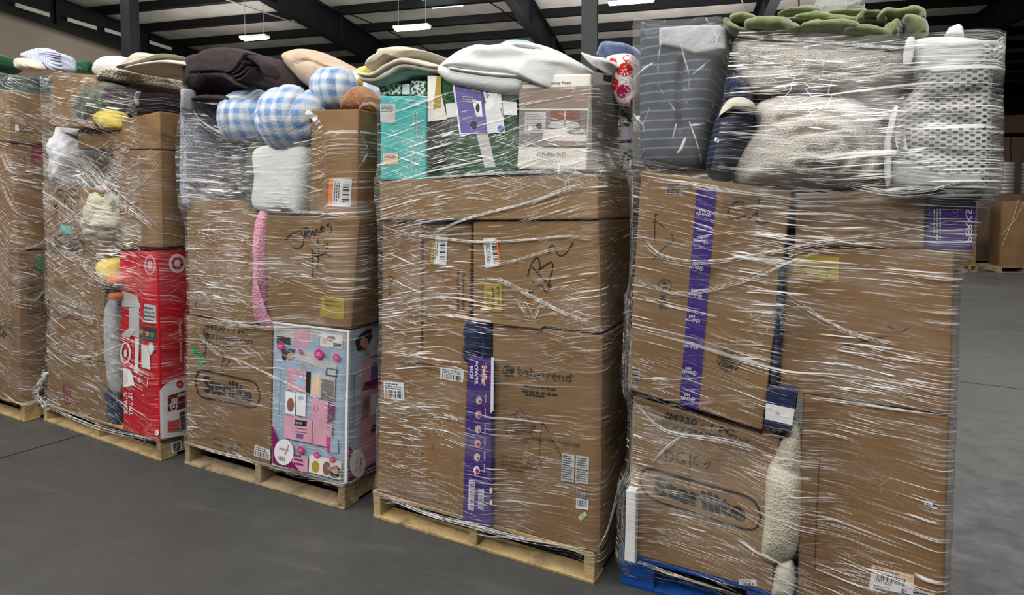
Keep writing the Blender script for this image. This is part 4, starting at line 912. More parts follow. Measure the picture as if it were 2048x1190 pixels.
# toy kitchen print
d = Decal(b2, 'printed_picture')
d.poly(ZE((574, 76), (1000, 128), (976, 1012), (566, 890)), 'skyblue'); d.poly(ZE((574, 76), (1000, 128), (998, 215), (574, 165)), 'lgrey')
for k, (x, y, w_, h_) in enumerate(((590, 150, 80, 45), (690, 100, 90, 110), (800, 150, 40, 60))): d.poly(ZE((x, y), (x + w_, y + 8), (x + w_, y + h_ + 8), (x, y + h_)), ('dgrey', 'pink', 'skyblue')[k])
d.poly(ZE((845, 128), (975, 145), (972, 225), (842, 210)), 'white'); d.disc(*ZE((905, 165))[0], 9, 5, 'taupe'); d.disc(*ZE((865, 180))[0], 5, 6, 'peach'); d.poly(ZE((920, 190), (965, 195), (962, 215), (918, 212)), 'grey')
# girl lying across
d.poly(ZE((690, 262), (740, 240), (800, 245), (880, 285), (940, 320), (935, 395), (900, 392), (880, 350), (800, 320), (720, 300)), 'lgrey'); d.disc(*ZE((664, 262))[0], 9, 9, 'skin'); d.poly(ZE((620, 240), (650, 224), (700, 228), (690, 245), (655, 252), (640, 295), (622, 285)), 'hair')
d.poly(ZE((880, 335), (945, 345), (938, 390), (872, 380)), 'dgrey'); d.poly(ZE((888, 342), (935, 350), (930, 380), (884, 374)), 'lgrey')
# kitchen unit
d.poly(ZE((652, 330), (762, 352), (758, 478), (650, 462)), 'pink'); d.poly(ZE((702, 380), (748, 385), (746, 450), (700, 442)), 'skyblue'); d.poly(ZE((762, 355), (790, 360), (783, 498), (758, 492)), 'ink'); d.poly(ZE((790, 362), (930, 392), (925, 530), (785, 500)), 'lgrey')
d.poly(ZE((798, 395), (838, 402), (836, 498), (796, 490)), 'peach'); d.poly(ZE((850, 400), (922, 412), (918, 525), (845, 510)), 'grey'); d.poly(ZE((642, 470), (700, 480), (696, 610), (640, 600)), 'white'); d.poly(ZE((704, 482), (760, 490), (756, 620), (702, 610)), 'white'); d.disc(*ZE((670, 550))[0], 7, 14, 'rust'); d.disc(*ZE((730, 510))[0], 6, 5, 'skyblue')
d.poly(ZE((790, 510), (888, 530), (884, 660), (790, 645)), 'pink'); d.ring(*ZE((818, 572))[0], 4, 6, 1, 'rust'); d.poly(ZE((888, 535), (925, 545), (918, 652), (884, 642)), 'plum')
d.poly(ZE((636, 610), (795, 640), (792, 775), (632, 742)), 'pink'); d.poly(ZE((800, 645), (912, 665), (908, 800), (798, 778)), 'pink'); d.stroke(ZE((797, 640), (795, 778)), .8, 'grey'); d.poly(ZE((695, 636), (766, 645), (762, 678), (692, 668)), 'ink'); d.stroke(ZE((700, 685), (768, 695)), 1.6, 'rust'); d.stroke(ZE((700, 705), (765, 715)), 1.6, 'rust'); d.poly(ZE((706, 716), (744, 722), (742, 748), (704, 742)), 'purple2'); d.stroke(ZE((806, 680), (802, 762)), 1.5, 'peach')
d.poly(ZE((876, 736), (905, 740), (902, 828), (884, 822)), 'hotpink'); d.poly(ZE((905, 742), (942, 745), (946, 828), (902, 826)), 'skyblue')
d.poly(ZE((640, 845), (772, 850), (768, 945), (640, 915)), 'pink'); d.poly(ZE((780, 840), (965, 880), (962, 990), (776, 940)), 'cream'); d.disc(*ZE((815, 910))[0], 8, 12, 'yellow'); d.disc(*ZE((880, 920))[0], 8, 14, 'rust'); d.disc(*ZE((930, 940))[0], 11, 12, 'hair'); d.disc(*ZE((928, 930))[0], 6, 7, 'skin'); d.lines(*ZE((690, 830), (745, 840), (690, 900)), 'plum', 3)
d.poly(ZE((564, 665), (600, 770), (680, 880), (720, 930), (566, 888)), 'plum'); d.disc(*ZE((632, 825))[0], 19.5, 26, 'white')
for x, y, r_ in ((612, 210, 20), (834, 255, 26), (936, 275, 20), (727, 812, 20), (823, 842, 17), (914, 868, 17), (725, 240, 12)): d.disc(*ZE((x, y))[0], r_ / 2.9, r_ / 2.7, 'hotpink'); d.lines(*ZE((x - r_ * .55, y - r_ * .4), (x + r_ * .55, y - r_ * .4), (x - r_ * .55, y + r_ * .5)), 'white', 3, .3, x)
d.stroke(ZE((567, 70), (1008, 122)), 2.4, 'white'); d.stroke(ZE((990, 1000), (1004, 128)), 3.4, 'white'); d.done()
d = Decal(b2, 'printed_lettering'); d.k = 40
d.text('PRINCESS', *ZE((606, 812), (664, 822), (606, 798)), 'plum', .01); d.text('Style', *ZE((644, 846), (664, 790), (634, 838)), 'hotpink', .03); d.text('Fresh Prep Gourmet Kitchen', *ZE((610, 606), (620, 358), (599, 605)), 'inkgrey'); d.text('TOYS', *ZE((690, 660), (735, 664), (690, 648)), 'white'); d.bars(*ZE((595, 872), (640, 880), (596, 845)), 'ink', 12); d.done()
d = Decal(b2, 'side_print', 'r')
d.poly(ZE((1022, 125), (1195, 80), (1168, 922), (1005, 1018)), 'skyblue'); d.poly(ZE((1085, 300), (1190, 270), (1180, 860), (1060, 930)), 'pink'); d.poly(ZE((1140, 310), (1185, 298), (1180, 400), (1135, 410)), 'purple2'); d.poly(ZE((1100, 420), (1180, 400), (1178, 450), (1085, 470)), 'plum'); d.poly(ZE((1095, 500), (1130, 495), (1124, 620), (1078, 650)), 'grey'); d.disc(*ZE((1112, 545))[0], 5, 12, 'rust'); d.poly(ZE((1140, 490), (1178, 480), (1174, 600), (1136, 610)), 'white'); d.poly(ZE((1140, 670), (1176, 660), (1172, 700), (1136, 712)), 'ink')
d.poly(ZE((1045, 180), (1075, 140), (1115, 110), (1140, 105), (1145, 150), (1110, 230), (1060, 240)), 'hair'); d.disc(*ZE((1100, 190))[0], 8, 11, 'skin'); d.poly(ZE((1110, 230), (1150, 150), (1193, 120), (1190, 260), (1130, 270)), 'lgrey'); d.disc(*ZE((1120, 245))[0], 4, 4, 'skin')
d.poly(ZE((1010, 785), (1040, 830), (1100, 920), (1165, 880), (1166, 925), (1005, 1015)), 'plum'); d.disc(*ZE((1060, 890))[0], 16, 28, 'white'); d.text('Fresh Prep Gourmet Kitchen', *ZE((1042, 672), (1048, 362), (1030, 676)), 'dgrey'); d.text('Style', *ZE((1082, 925), (1090, 850), (1068, 935)), 'plum', .02); d.text('PRINCESS', *ZE((1058, 935), (1064, 850), (1048, 940)), 'plum'); d.done()
sterilite(b1, ZE((118, 338), (490, 425), (488, 575), (122, 500)), 'Sterilite', 3.4, reg=False)
d = Decal(b1, 'printed_lettering'); d.text('#4930 - 1 PC', *ZE((172, 112), (420, 152), (175, 76)), 'ink', .01); d.text('DLX 3 DRAWER CART', *ZE((178, 160), (450, 206), (180, 132)), 'ink', .015); d.text('Sterilite Corporation', *ZE((222, 756), (390, 796), (222, 740)), 'inkgrey', .01); d.text('Davenport, IA 52806', *ZE((222, 790), (386, 824), (222, 772)), 'inkgrey', .015); d.done()
d = Decal(b1, 'marker_writing')
for pl in (((165, 110), (180, 200), (170, 300)), ((140, 160), (165, 210), (200, 180)), ((150, 270), (180, 240), (215, 255)), ((160, 315), (190, 290), (210, 310)), ((190, 130), (180, 180), (175, 240)), ((265, 225), (280, 290), (260, 345)), ((268, 300), (300, 280), (315, 300), (290, 325)), ((240, 205), (290, 210), (325, 215), (300, 235)), ((280, 345), (275, 385))): d.stroke(ZE(*pl), 1.5, 'ink')
d.done()
d = Decal(b1, 'round_sticker', label='tilted green sticker'); d.poly(ZE((90, 225), (112, 210), (178, 302), (152, 326)), 'green'); d.text('BACKSTOCK', *ZE((104, 232), (156, 304), (116, 224)), 'ink', .01); d.done()
sticker(b1, ZE((462, 782), (553, 812), (553, 872), (458, 845)), bar=True, rows=2)
d = Decal(b3, 'marker_writing')
for pl in (((820, 298), (870, 250), (985, 202)), ((925, 215), (955, 290), (945, 340), (905, 362), (878, 350)), ((960, 220), (968, 285)), ((965, 215), (1000, 222), (975, 250), (1005, 290)), ((1000, 275), (1025, 225), (1035, 268)), ((1010, 250), (1035, 248)), ((1045, 262), (1050, 215), (1075, 250), (1085, 195)), ((1095, 190), (1090, 235), (1115, 228)), ((1095, 212), (1112, 205)), ((1148, 172), (1128, 190), (1160, 200), (1162, 235), (1145, 248)), ((1010, 365), (1025, 400), (1018, 568)), ((1060, 290), (1068, 400), (1055, 505)), ((990, 438), (1130, 395)), ((1000, 420), (1050, 395)), ((1100, 345), (1128, 322), (1135, 345), (1115, 390), (1145, 415), (1165, 410))): d.stroke(ZD(*pl), 2.4, 'ink')
d.done()
d = Decal(b3, 'category_label', label='yellow printed label'); d.poly(ZD((1090, 712), (1262, 728), (1255, 890), (1075, 868)), 'yellow'); d.text('Bullseye', *ZD((1118, 760), (1220, 768), (1118, 742)), 'ink', .02); d.text('Playground', *ZD((1112, 788), (1226, 800), (1112, 770)), 'ink', .02); d.text('Category: Kids', *ZD((1112, 830), (1222, 840), (1112, 818)), 'ink', .005); d.text('Kids 4', *ZD((1142, 852), (1190, 858), (1142, 842)), 'ink'); d.done()
d = Decal(b4, 'printed_lettering'); d.poly(ZD((146, 762), (176, 766), (176, 800), (146, 796)), 'dgrey'); d.lines(*ZD((152, 750), (152, 635), (164, 750)), 'inkgrey', 1); d.done()
sticker(b8, ZC((1040, 915), (1170, 918), (1160, 1105), (1030, 1100)), label='white label with an orange edge', mat='lgrey', vert=True, extra=(((-.16, 0), (.05, 0), (.05, 1), (-.16, 1)), 'orange'))
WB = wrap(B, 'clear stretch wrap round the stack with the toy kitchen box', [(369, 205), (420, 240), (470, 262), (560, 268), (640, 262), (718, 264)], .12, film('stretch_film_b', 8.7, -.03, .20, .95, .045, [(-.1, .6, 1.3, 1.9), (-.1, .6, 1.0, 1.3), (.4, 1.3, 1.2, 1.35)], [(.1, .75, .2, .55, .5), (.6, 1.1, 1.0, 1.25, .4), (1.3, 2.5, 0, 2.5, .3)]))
rope(WB, [(378, 205), (400, 240), (450, 270), (520, 290)], 9, 8, .002); rope(WB, [(515, 428), (600, 425), (660, 428), (716, 438)], 5, 4, .002); rope(WB, [(390, 662), (430, 705), (470, 718), (530, 745), (620, 790), (688, 830)], 5, 7, .0018); rope(WB, [(470, 560), (500, 556), (488, 572)], 4, 4, .0018)
rope(WB, [(373, 885), (430, 905), (490, 920), (515, 930)], 7, 5, .0025); rope(WB, [(375, 632), (440, 645), (530, 655), (620, 655), (700, 662)], 7, 5, .002); rope(WB, [(716, 262), (735, 300), (716, 340)], 4, 3, .002)
# soft things above the film
rc_ = cushion(B, [(378, 204), (372, 190), (372, 150), (374, 126), (384, 113), (430, 108), (470, 99), (510, 96), (550, 105), (600, 130), (633, 160), (636, 180), (610, 190), (560, 192), (510, 196), (460, 212), (400, 205)], 'huge dark brown rolled comforter on top of the second stack', 'brownfab', 'rolled_comforter', 'comforter', -.05, .8, 2.6, .010, 5, creases=[(ZC((350, 225), (420, 200), (440, 130), (490, 100)), .018, .035), (ZC((340, 215), (400, 260), (470, 300), (520, 240)), .014, .035), (ZC((90, 215), (330, 205)), .006, .02), (ZC((150, 210), (145, 370)), .005, .015), (ZC((120, 385), (300, 370), (420, 400)), .008, .02), (ZC((380, 240), (440, 260), (500, 200), (520, 130)), .009, .02), (ZC((400, 300), (600, 330), (760, 300)), .01, .01)], center=(500, 155), rings=34)
for pth, ww, vf_ in ((((350, 222), (400, 205), (440, 165), (470, 120), (500, 90)), [3, 6, 8, 8, 5], -.065), (((400, 235), (440, 215), (470, 180), (495, 140)), [3, 5, 6, 4], -.075), (((400, 250), (440, 245), (480, 220), (515, 180)), [3, 5, 6, 4], -.078), (((420, 275), (460, 268), (500, 240), (530, 200)), [3, 5, 5, 3], -.075), (((345, 235), (380, 262), (430, 290), (470, 315)), [3, 5, 6, 3], -.07), (((470, 110), (540, 130), (600, 180), (620, 250)), [4, 8, 9, 5], -.05), (((95, 150), (88, 200), (92, 300), (100, 370)), [4, 7, 8, 5], -.03), (((120, 395), (220, 382), (340, 392), (400, 410)), [4, 7, 7, 4], -.03)):
    fold(B, ZC(*pth), ww, 'brownfab', 'gathered_fold', vf_, .12, None, None, rc_, .003, 20)
cushion(B, [(562, 112), (590, 99), (620, 98), (670, 110), (715, 130), (735, 145), (728, 175), (690, 190), (640, 180), (600, 150)], 'beige pillow with a piped seam behind the dark comforter', 'beigefab', 'bed_pillow', 'pillow', .35, .4, 2.2, .008, 6, creases=[(ZC((800, 150), (860, 130), (960, 170), (1090, 210)), .008, .03)])
def pumpkin(S, px, py, rpx, v, squash, tilt, label, yaw=0):
    c = S.f(px, py, v); r = abs(S.f(px + rpx, py, v).x - S.f(px - rpx, py, v).x) / 2 * .86; V = []; n, m = 72, 32
    Mt = Matrix.Rotation(tilt[0], 3, 'X') @ Matrix.Rotation(tilt[1], 3, 'Y')
    for i in range(m + 1):
        la = math.pi * i / m
        for j in range(n):
            lo = 2 * math.pi * j / n; k = 1 - .15 * (1 - abs(math.sin(lo * 4))) ** 3 * math.sin(la); rr = r * k * (math.sin(la) ** .9 if la else 0); z = r * squash * math.cos(la) * (1 - .25 * max(0, math.cos(la)) ** 12)
            V.append(Mt @ Vector((rr * math.cos(lo), rr * math.sin(lo), z)))
    F_ = [(i * n + j, i * n + (j + 1) % n, (i + 1) * n + (j + 1) % n, (i + 1) * n + j) for i in range(m) for j in range(n)]
    F_ = [q[::-1] for q in F_]
    W_ = [v_ + c for v_ in V]; S.reg(W_, F_)
    o = link_mesh('plush_pumpkin', V, F_, [M['gingham']], S.M @ Matrix.Translation(c), None, None, True); o['_c'] = tuple(c)
    tag(o, label, 'plush pumpkin', 'blue gingham plush pumpkins')
    return o
pumpkin(B, 501, 236, 51, .12, .93, (.5, .2), 'leftmost blue gingham plush pumpkin sitting half inside the film')
pk = pumpkin(B, 583, 240, 60, .05, .86, (-.9, -.3), 'nearest blue gingham plush pumpkin with a white tag in front of the others')
pumpkin(B, 642, 218, 42, .40, .9, (.3, .2), 'blue gingham plush pumpkin low behind the tagged one'); pumpkin(B, 668, 177, 43, .30, .95, (.1, 0), 'blue gingham plush pumpkin leaning against the dark comforter')
tagpaper(B, pk, ZC((865, 455), (942, 500), (930, 545), (862, 490)), -.17); tagpaper(B, pk, ZC((940, 520), (978, 560), (955, 590), (930, 560)), -.14)
cushion(B, ZC((1085, 425), (1110, 375), (1150, 335), (1195, 303), (1215, 298), (1260, 335), (1300, 380), (1318, 445), (1310, 475), (1200, 480), (1095, 470)), 'tan teddy fleece cone poking from the open carton', 'tansherpa', 'teddy_cushion', 'cushion', .15, .22, 2.2, .003, 10, corner=True)
ys = cushion(B, ZC((1170, 260), (1210, 190), (1250, 168), (1285, 190), (1280, 280), (1240, 320), (1190, 300)), 'yellow plush toy beside the large white care label', 'yellowfab', 'yellow_plush', 'plush toy', .5, .2); tagpaper(B, ys, ZC((1075, 190), (1215, 200), (1205, 290), (1110, 245)), .42, 'white', 'care_label')
cushion(B, ZC((1270, 270), (1320, 290), (1350, 340), (1350, 440), (1290, 420), (1280, 330)), 'small blue gingham cushion corner at the right rim of the open carton', 'gingham', 'gingham_cushion', 'cushion', .4, .2)
mb = MB(); P = [B.f(x, y, .1) for x, y in ZC((1225, 455), (1250, 430), (1300, 422), (1340, 440), (1350, 468))]; mb.tube(P, .012, 8); B.reg(mb.v, mb.f)
o = mb.build('cord_loop', M['taupe'], B.M @ Matrix.Translation(P[0]), None, P[0], True); tag(o, 'tan rope handle looped over the open carton rim', 'rope handle')

# ================================================================== STACK A (first full stack)
A = Stack((87, 841), (321, 923))
pa = pallet(A, 'pale pine pallet with a white tag under the red toy box')
a2 = box(A, ZB((590, 130), (780, 130), (796, 1068), (608, 1000)), 'tall glossy red toy checkout box with a round target logo', 'red', -.02, 1.0, 'toy_checkout_box', dent=.003)
a1 = box(A, [(99, 602), (217, 632), (216, 727), (97, 705)], 'crumpled brown box in the middle of the left column', 'card2', .0, 1.0); a1b = box(A, [(96, 706), (216, 728), (217, 842), (93, 815)], 'brown box with faint red print at the foot of the left column', 'card', .0, 1.0)
a3 = box(A, [(90, 371), (204, 376), (208, 634), (94, 601)], 'brown box with oval logo and handwritten 3 N under film', 'card', -.01, 1.0)
a4 = box(A, ZA((640, 620), (910, 622), (920, 1178), (690, 1170)), 'tall plain brown box resting on the red toy box', 'card', .0, 1.0)
a5 = box(A, ZA((440, 505), (905, 400), (910, 620), (440, 620)), 'shallow brown box beneath the plum blanket', 'card2', .0, 1.0)
a6 = box(A, ZA((298, 178), (545, 200), (535, 500), (286, 490)), 'tilted small brown box at the top left corner of the first full stack', 'card3', -.05, .6)
cushion(A, ZA((535, 240), (600, 225), (635, 280), (630, 380), (560, 480), (500, 500), (450, 470), (440, 400), (470, 320)), 'crumpled grey green cloth beside the tilted small box', 'olivefab', 'crumpled_cloth', 'cloth', -.08, .25, 2.4, .02, 16)
cushion(A, ZA((533, 430), (560, 400), (600, 392), (650, 405), (664, 440), (662, 500), (600, 508), (555, 490)), 'yellow plush toy wrapped under the grey green cloth', 'yellowfab', 'yellow_plush', 'plush toy', -.07, .15)
cushion(A, ZA((300, 505), (420, 520), (560, 560), (615, 620), (600, 700), (520, 760), (500, 830), (400, 815), (285, 810), (300, 700)), 'bundle of white plastic and pale clothes above the logo box', 'flap', 'clothing_bundle', 'fabric bundle', -.05, .35, 3, .025, 13, creases=[(ZA((360, 540), (380, 700)), .01, .03), (ZA((440, 600), (560, 600)), .012, .04), (ZA((500, 740), (600, 720)), .015, .05)])
cushion(A, ZA((520, 870), (580, 850), (620, 920), (640, 1040), (600, 1130), (540, 1170), (490, 1110), (470, 1050), (500, 960)), 'knotted cream cloth bulging beside the handwritten 3 N box', 'ivory', 'knotted_cloth', 'cloth', -.07, .25, 2.2, .022, 16, creases=[(ZA((480, 1060), (540, 1080), (600, 1040)), .01, .04), (ZA((510, 960), (560, 1000)), .01, .03)])
dk = cushion(A, ZB((500, 180), (530, 162), (578, 180), (585, 230), (580, 280), (540, 285), (510, 260), (496, 220)), 'yellow plush duck with orange beak squeezed left of the red box', 'yellowfab', 'plush_duck', 'plush toy', -.07, .18)
cushion(A, ZB((528, 268), (580, 260), (582, 290), (545, 300)), None, 'orangefab', 'beak', None, -.085, .08, parent=dk); cushion(A, ZB((545, 340), (590, 338), (590, 368), (555, 372)), None, 'orangefab', 'foot', None, -.07, .08, parent=dk)
cushion(A, ZB((535, 385), (590, 372), (592, 560), (600, 700), (598, 830), (570, 842), (550, 800), (538, 600)), 'long white plastic-wrapped strip along the red toy box', 'greyfab', 'white_bundle', 'fabric bundle', -.04, .15, 3, .008, 14, center=ZB((567, 620))[0])
cushion(A, ZB((542, 780), (600, 835), (610, 990), (560, 975), (545, 900)), 'dark navy cloth under the long white strip', 'navyfab', 'navy_cloth', 'cloth', -.01, .15, 3)
d = Decal(a2, 'printed_picture')
d.ring(*ZB((744, 198))[0], 10, 18, 3, 'pink'); d.disc(*ZB((744, 198))[0], 5, 9, 'pink')
d.poly(ZB((605, 325), (680, 350), (698, 410), (605, 405)), 'lgrey'); d.poly(ZB((640, 410), (690, 410), (690, 560), (640, 545)), 'lgrey'); d.poly(ZB((715, 390), (775, 400), (775, 490), (712, 480)), 'lgrey'); d.lines(*ZB((716, 400), (772, 408), (716, 480)), 'dgrey', 4, .5); d.poly(ZB((690, 500), (775, 510), (775, 580), (690, 565)), 'dgrey')
for x, y, m_ in ((700, 530, 'yellow'), (730, 540, 'orange'), (755, 545, 'green')): d.disc(*ZB((x, y))[0], 3.5, 5, m_)
d.poly(ZB((602, 545), (645, 505), (680, 520), (640, 560)), 'lgrey'); d.poly(ZB((670, 560), (690, 565), (685, 735), (668, 730)), 'white'); d.poly(ZB((700, 590), (740, 600), (745, 720), (702, 705)), 'white'); d.disc(*ZB((748, 612))[0], 7, 12, 'white'); d.ring(*ZB((748, 612))[0], 5.5, 10, .8, 'dgrey'); d.ring(*ZB((622, 635))[0], 9, 20, 3.4, 'white'); d.disc(*ZB((622, 635))[0], 3, 8, 'white'); d.poly(ZB((610, 705), (650, 720), (668, 795), (612, 805)), 'white'); d.stroke(ZB((640, 700), (735, 745), (728, 800), (690, 770)), 2, 'white', smooth=False); d.disc(*ZB((690, 768))[0], 3, 5, 'white')
d.text('52" TALL', *ZB((636, 830), (640, 945), (656, 832)), 'white', .02); d.text('42" WIDE', *ZB((614, 825), (616, 935), (632, 828)), 'white', .02); d.disc(*ZB((778, 1030))[0], 4, 6, 'white'); d.done()
d = Decal(a2, 'side_print', 'r')
cx_, cy_ = ZB((880, 190))[0]
d.disc(cx_, cy_, 17, 19, 'white'); d.disc(cx_, cy_, 12, 13.2, 'red'); d.disc(cx_, cy_, 6.2, 7, 'white'); d.text('Target Checklane', *ZB((882, 478), (890, 682), (900, 474)), 'white', .015)
d.poly([ZB((792, 822))[0], ZB((815, 795))[0], ZB((850, 772))[0], ZB((890, 762))[0], ZB((926, 758))[0], ZB((926, 1040))[0], ZB((796, 1062))[0]], 'white'); d.disc(*ZB((892, 790))[0], 7, 8, 'red'); d.lines(*ZB((884, 783), (900, 781), (884, 797)), 'white', 2, .3)
d.poly(ZB((832, 848), (926, 818), (926, 905), (832, 928)), 'darkred'); d.ring(*ZB((862, 900))[0], 6, 8, 2.2, 'white'); d.disc(*ZB((862, 900))[0], 2.4, 3, 'white'); d.poly(ZB((880, 840), (926, 826), (926, 842), (880, 856)), 'lgrey'); d.poly(ZB((850, 862), (880, 856), (880, 884), (850, 890)), 'lgrey'); d.poly(ZB((890, 930), (926, 915), (926, 960), (890, 970)), 'dgrey'); d.poly(ZB((832, 975), (890, 962), (890, 1020), (832, 1030)), 'red'); d.poly(ZB((896, 960), (926, 950), (926, 1010), (896, 1020)), 'dgrey'); d.lines(*ZB((850, 1020), (920, 1008), (850, 1034)), 'grey', 1)
d.done()
sterilite(a3, ZB((242, 36), (415, 82), (418, 152), (246, 135)), 'Sterilite', 2.2, 'inkgrey', False)
d = Decal(a3, 'marker_writing')
for pl in (((295, 912), (315, 908), (325, 925), (308, 945), (326, 960), (318, 985), (305, 985)), ((365, 975), (368, 900), (400, 965), (402, 910))): d.stroke(ZA(*pl), 2.2, 'ink')
d.text('#4930 - 1 PC', *ZA((318, 862), (436, 868), (320, 840)), 'inkgrey', .01); d.text('DLX 3 DRAWER CART', *ZA((330, 892), (460, 900), (330, 876)), 'inkgrey'); d.done()
d = Decal(a3, 'round_sticker', label='small teal sticker'); d.poly(ZB((296, 0), (350, 5), (356, 40), (330, 48), (300, 30)), 'teal'); d.done()
d = Decal(a1b, 'printed_lettering'); d.poly(ZB((312, 795), (348, 805), (348, 895), (318, 885)), 'darkred'); d.lines(*ZB((318, 800), (318, 885), (345, 800)), 'taupe', 3); d.done()
d = Decal(a1, 'printed_lettering'); d.lines(*ZB((288, 436), (400, 452), (288, 460)), 'darkred', 2); d.done()
d = Decal(a5, 'side_lettering', 'r'); d.ring(*ZA((1012, 515))[0], 6, 16, 1, 'inkgrey'); d.done()
# pallet tag
tg = MB(); P = [A.loc(x, y, (A.w + .006, 0, 0), (1, 0, 0)) for x, y in ZB((846, 1085), (900, 1062), (905, 1115), (855, 1135))]; tg.add(P, [(0, 1, 2, 3)]); Q = [P[0].lerp(P[2], .25), P[0].lerp(P[2], .25).lerp(P[1], .5), P[2].lerp(P[0], .15), P[3].lerp(P[1], .35)]; e3 = Vector((.002, 0, 0))
for k in range(5): a_, b_ = P[0].lerp(P[3], .15 + k * .16), P[1].lerp(P[2], .15 + k * .16); tg.add([a_.lerp(b_, .15) + e3, a_.lerp(b_, .85) + e3, a_.lerp(b_, .85) + e3 - Vector((0, 0, .007)), a_.lerp(b_, .15) + e3 - Vector((0, 0, .007))], [(0, 1, 2, 3)], 1)
tg.build('pallet_tag', [M['white'], M['ink']], None, pa)['label'] = 'white printed tag'
# blankets (inside / under the film rim)
pl_ = cushion(A, [(228, 176), (300, 173), (372, 174), (375, 200), (368, 222), (320, 222), (250, 212), (226, 200)], 'plum blanket with a grey band folded on the shallow box', 'purplefab', 'plum_blanket', 'blanket', -.05, .6, 5, .008, 10, creases=[(ZA((650, 330), (800, 345), (1030, 350)), .008, .02)])
fold(A, ZA((782, 292), (768, 325), (772, 368)), 2.2, 'greyfab', 'trim_band', -.052, .03, None, None, pl_, .001, n=8); fold(A, ZA((1048, 275), (1052, 330), (1046, 398)), 4, 'greyfab', 'trim_band', -.0, .1, None, None, pl_, .001, n=10)
cushion(A, ZA((560, 250), (640, 205), (800, 172), (940, 165), (1060, 168), (1064, 210), (1055, 250), (940, 262), (800, 265), (650, 275)), 'mottled cream sherpa blanket folded above the plum blanket', 'cushsherpa', 'sherpa_blanket', 'blanket', -.05, .6, 4, .012, 12, creases=[(ZA((640, 235), (800, 215), (1060, 212)), .01, .03)])
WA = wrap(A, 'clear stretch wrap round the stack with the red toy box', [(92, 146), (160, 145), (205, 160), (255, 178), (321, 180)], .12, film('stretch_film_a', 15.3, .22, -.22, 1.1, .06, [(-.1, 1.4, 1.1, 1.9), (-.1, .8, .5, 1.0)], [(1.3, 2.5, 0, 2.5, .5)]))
rope(WA, [(130, 285), (180, 340), (230, 395), (290, 440), (325, 470)], 10, 14, .0022); rope(WA, [(215, 330), (240, 345), (290, 320), (320, 300)], 5, 12, .0018); rope(WA, [(225, 420), (260, 385), (300, 340), (320, 310)], 5, 10, .0018); rope(WA, [(150, 500), (175, 540), (215, 565), (300, 580)], 6, 8, .002)
rope(WA, [(100, 690), (150, 712), (190, 712), (240, 690), (318, 670)], 6, 8, .002); rope(WA, [(95, 812), (150, 836), (220, 860), (320, 880)], 10, 6, .0025); rope(WA, [(150, 352), (200, 360), (240, 385), (320, 400)], 6, 14, .002); rope(WA, [(240, 712), (270, 735), (310, 752)], 5, 6, .002)
# balled film on the pallet corner between the first two stacks
def film_wad(S, pts, v, label, seed):
    c = S.f(*pts[0], v); rr = random.Random(seed); mb = MB()
    for k in range(10):
        P = []; 
        for x, y in catmull(pts, 4): P.append(S.f(x + rr.uniform(-7, 7), y + rr.uniform(-7, 7), v + rr.uniform(-.02, .02)))
        mb.tube(P, [.006 * rr.uniform(.4, 1.6) for _ in P], 5)
    o = mb.build('film_wad', M['rope'], S.M @ Matrix.Translation(c), None, c, True); tag(o, label, 'plastic wrap'); return o
film_wad(A, [(92, 745), (80, 770), (70, 790), (84, 806), (95, 815)], -.0, 'crumpled tail of film hanging left of the first full stack', 4)
# loose things on top
cushion(A, [(188, 148), (190, 125), (208, 112), (232, 111), (258, 122), (275, 132), (262, 158), (225, 164)], 'round white pillow standing behind the cream sheets', 'whitefab', 'round_pillow', 'pillow', .15, .25, 2.2, .004)
fs_ = cushion(A, ZA((684, 168), (690, 150), (850, 112), (960, 76), (985, 70), (1085, 92), (1100, 130), (1065, 172), (900, 168), (760, 178)), 'folded cream sheets in clear plastic on top of the first full stack', 'oatfab', 'folded_sheets', 'bed sheets', .0, .4, 4, .004, 7, corner=True, creases=[(ZA((690, 172), (850, 135), (1000, 90)), .006, .04), (ZA((760, 160), (900, 130), (1080, 120)), .006, .03)])

fold(A, ZA((760, 176), (880, 150), (1000, 138), (1090, 148)), [3, 6, 7, 7], 'creamfab', 'folded_layer', -.02, .3, None, None, fs_, .002)
fold(A, ZA((690, 166), (840, 132), (985, 84)), [3, 4, 4], 'oatfab', 'folded_layer', -.02, .25, None, None, fs_, .002)
# ================================================================== STACK Z (cut by the left edge)
Zs = Stack((-190, 766), (48, 845))
pallet(Zs, 'pale pine pallet at the left edge of the photo')
z1 = box(Zs, [(-190, 500), (37, 503), (42, 806), (-190, 752)], 'brown box with partly hidden capital letters at the bottom left', 'card')
z2 = box(Zs, [(-190, 268), (20, 285), (36, 501), (-190, 498)], 'brown box with a red patterned panel above the lettered box', 'card2', .01)
z3 = box(Zs, [(-190, 152), (17, 180), (20, 284), (-190, 266)], 'brown box with a marker loop beneath the teal sherpa blanket', 'card3', .0)
d = Decal(z3, 'marker_writing', 'r')
for pl in (((100, 545), (130, 500), (165, 480), (115, 545)), ((130, 540), (175, 500), (210, 510), (150, 545)), ((150, 500), (185, 530))): d.stroke(ZA(*pl), 1.2, 'ink')
d.poly(ZA((86, 476), (105, 480), (108, 515), (86, 520)), 'white'); d.done()
d = Decal(z2, 'side_print', 'r'); q = ZA((175, 588), (250, 588), (250, 730), (178, 738)); d.poly(q, 'rust'); d.lines(q[0], q[1], q[3], 'darkred', 14, .5, 5); d.text('11', *ZA((255, 655), (290, 655), (255, 632)), 'ink', .03); d.poly(ZA((250, 680), (290, 676), (290, 700), (250, 705)), 'inkgrey'); d.stroke(ZA((105, 650), (120, 690), (140, 660), (135, 720)), 1, 'inkgrey'); d.done()
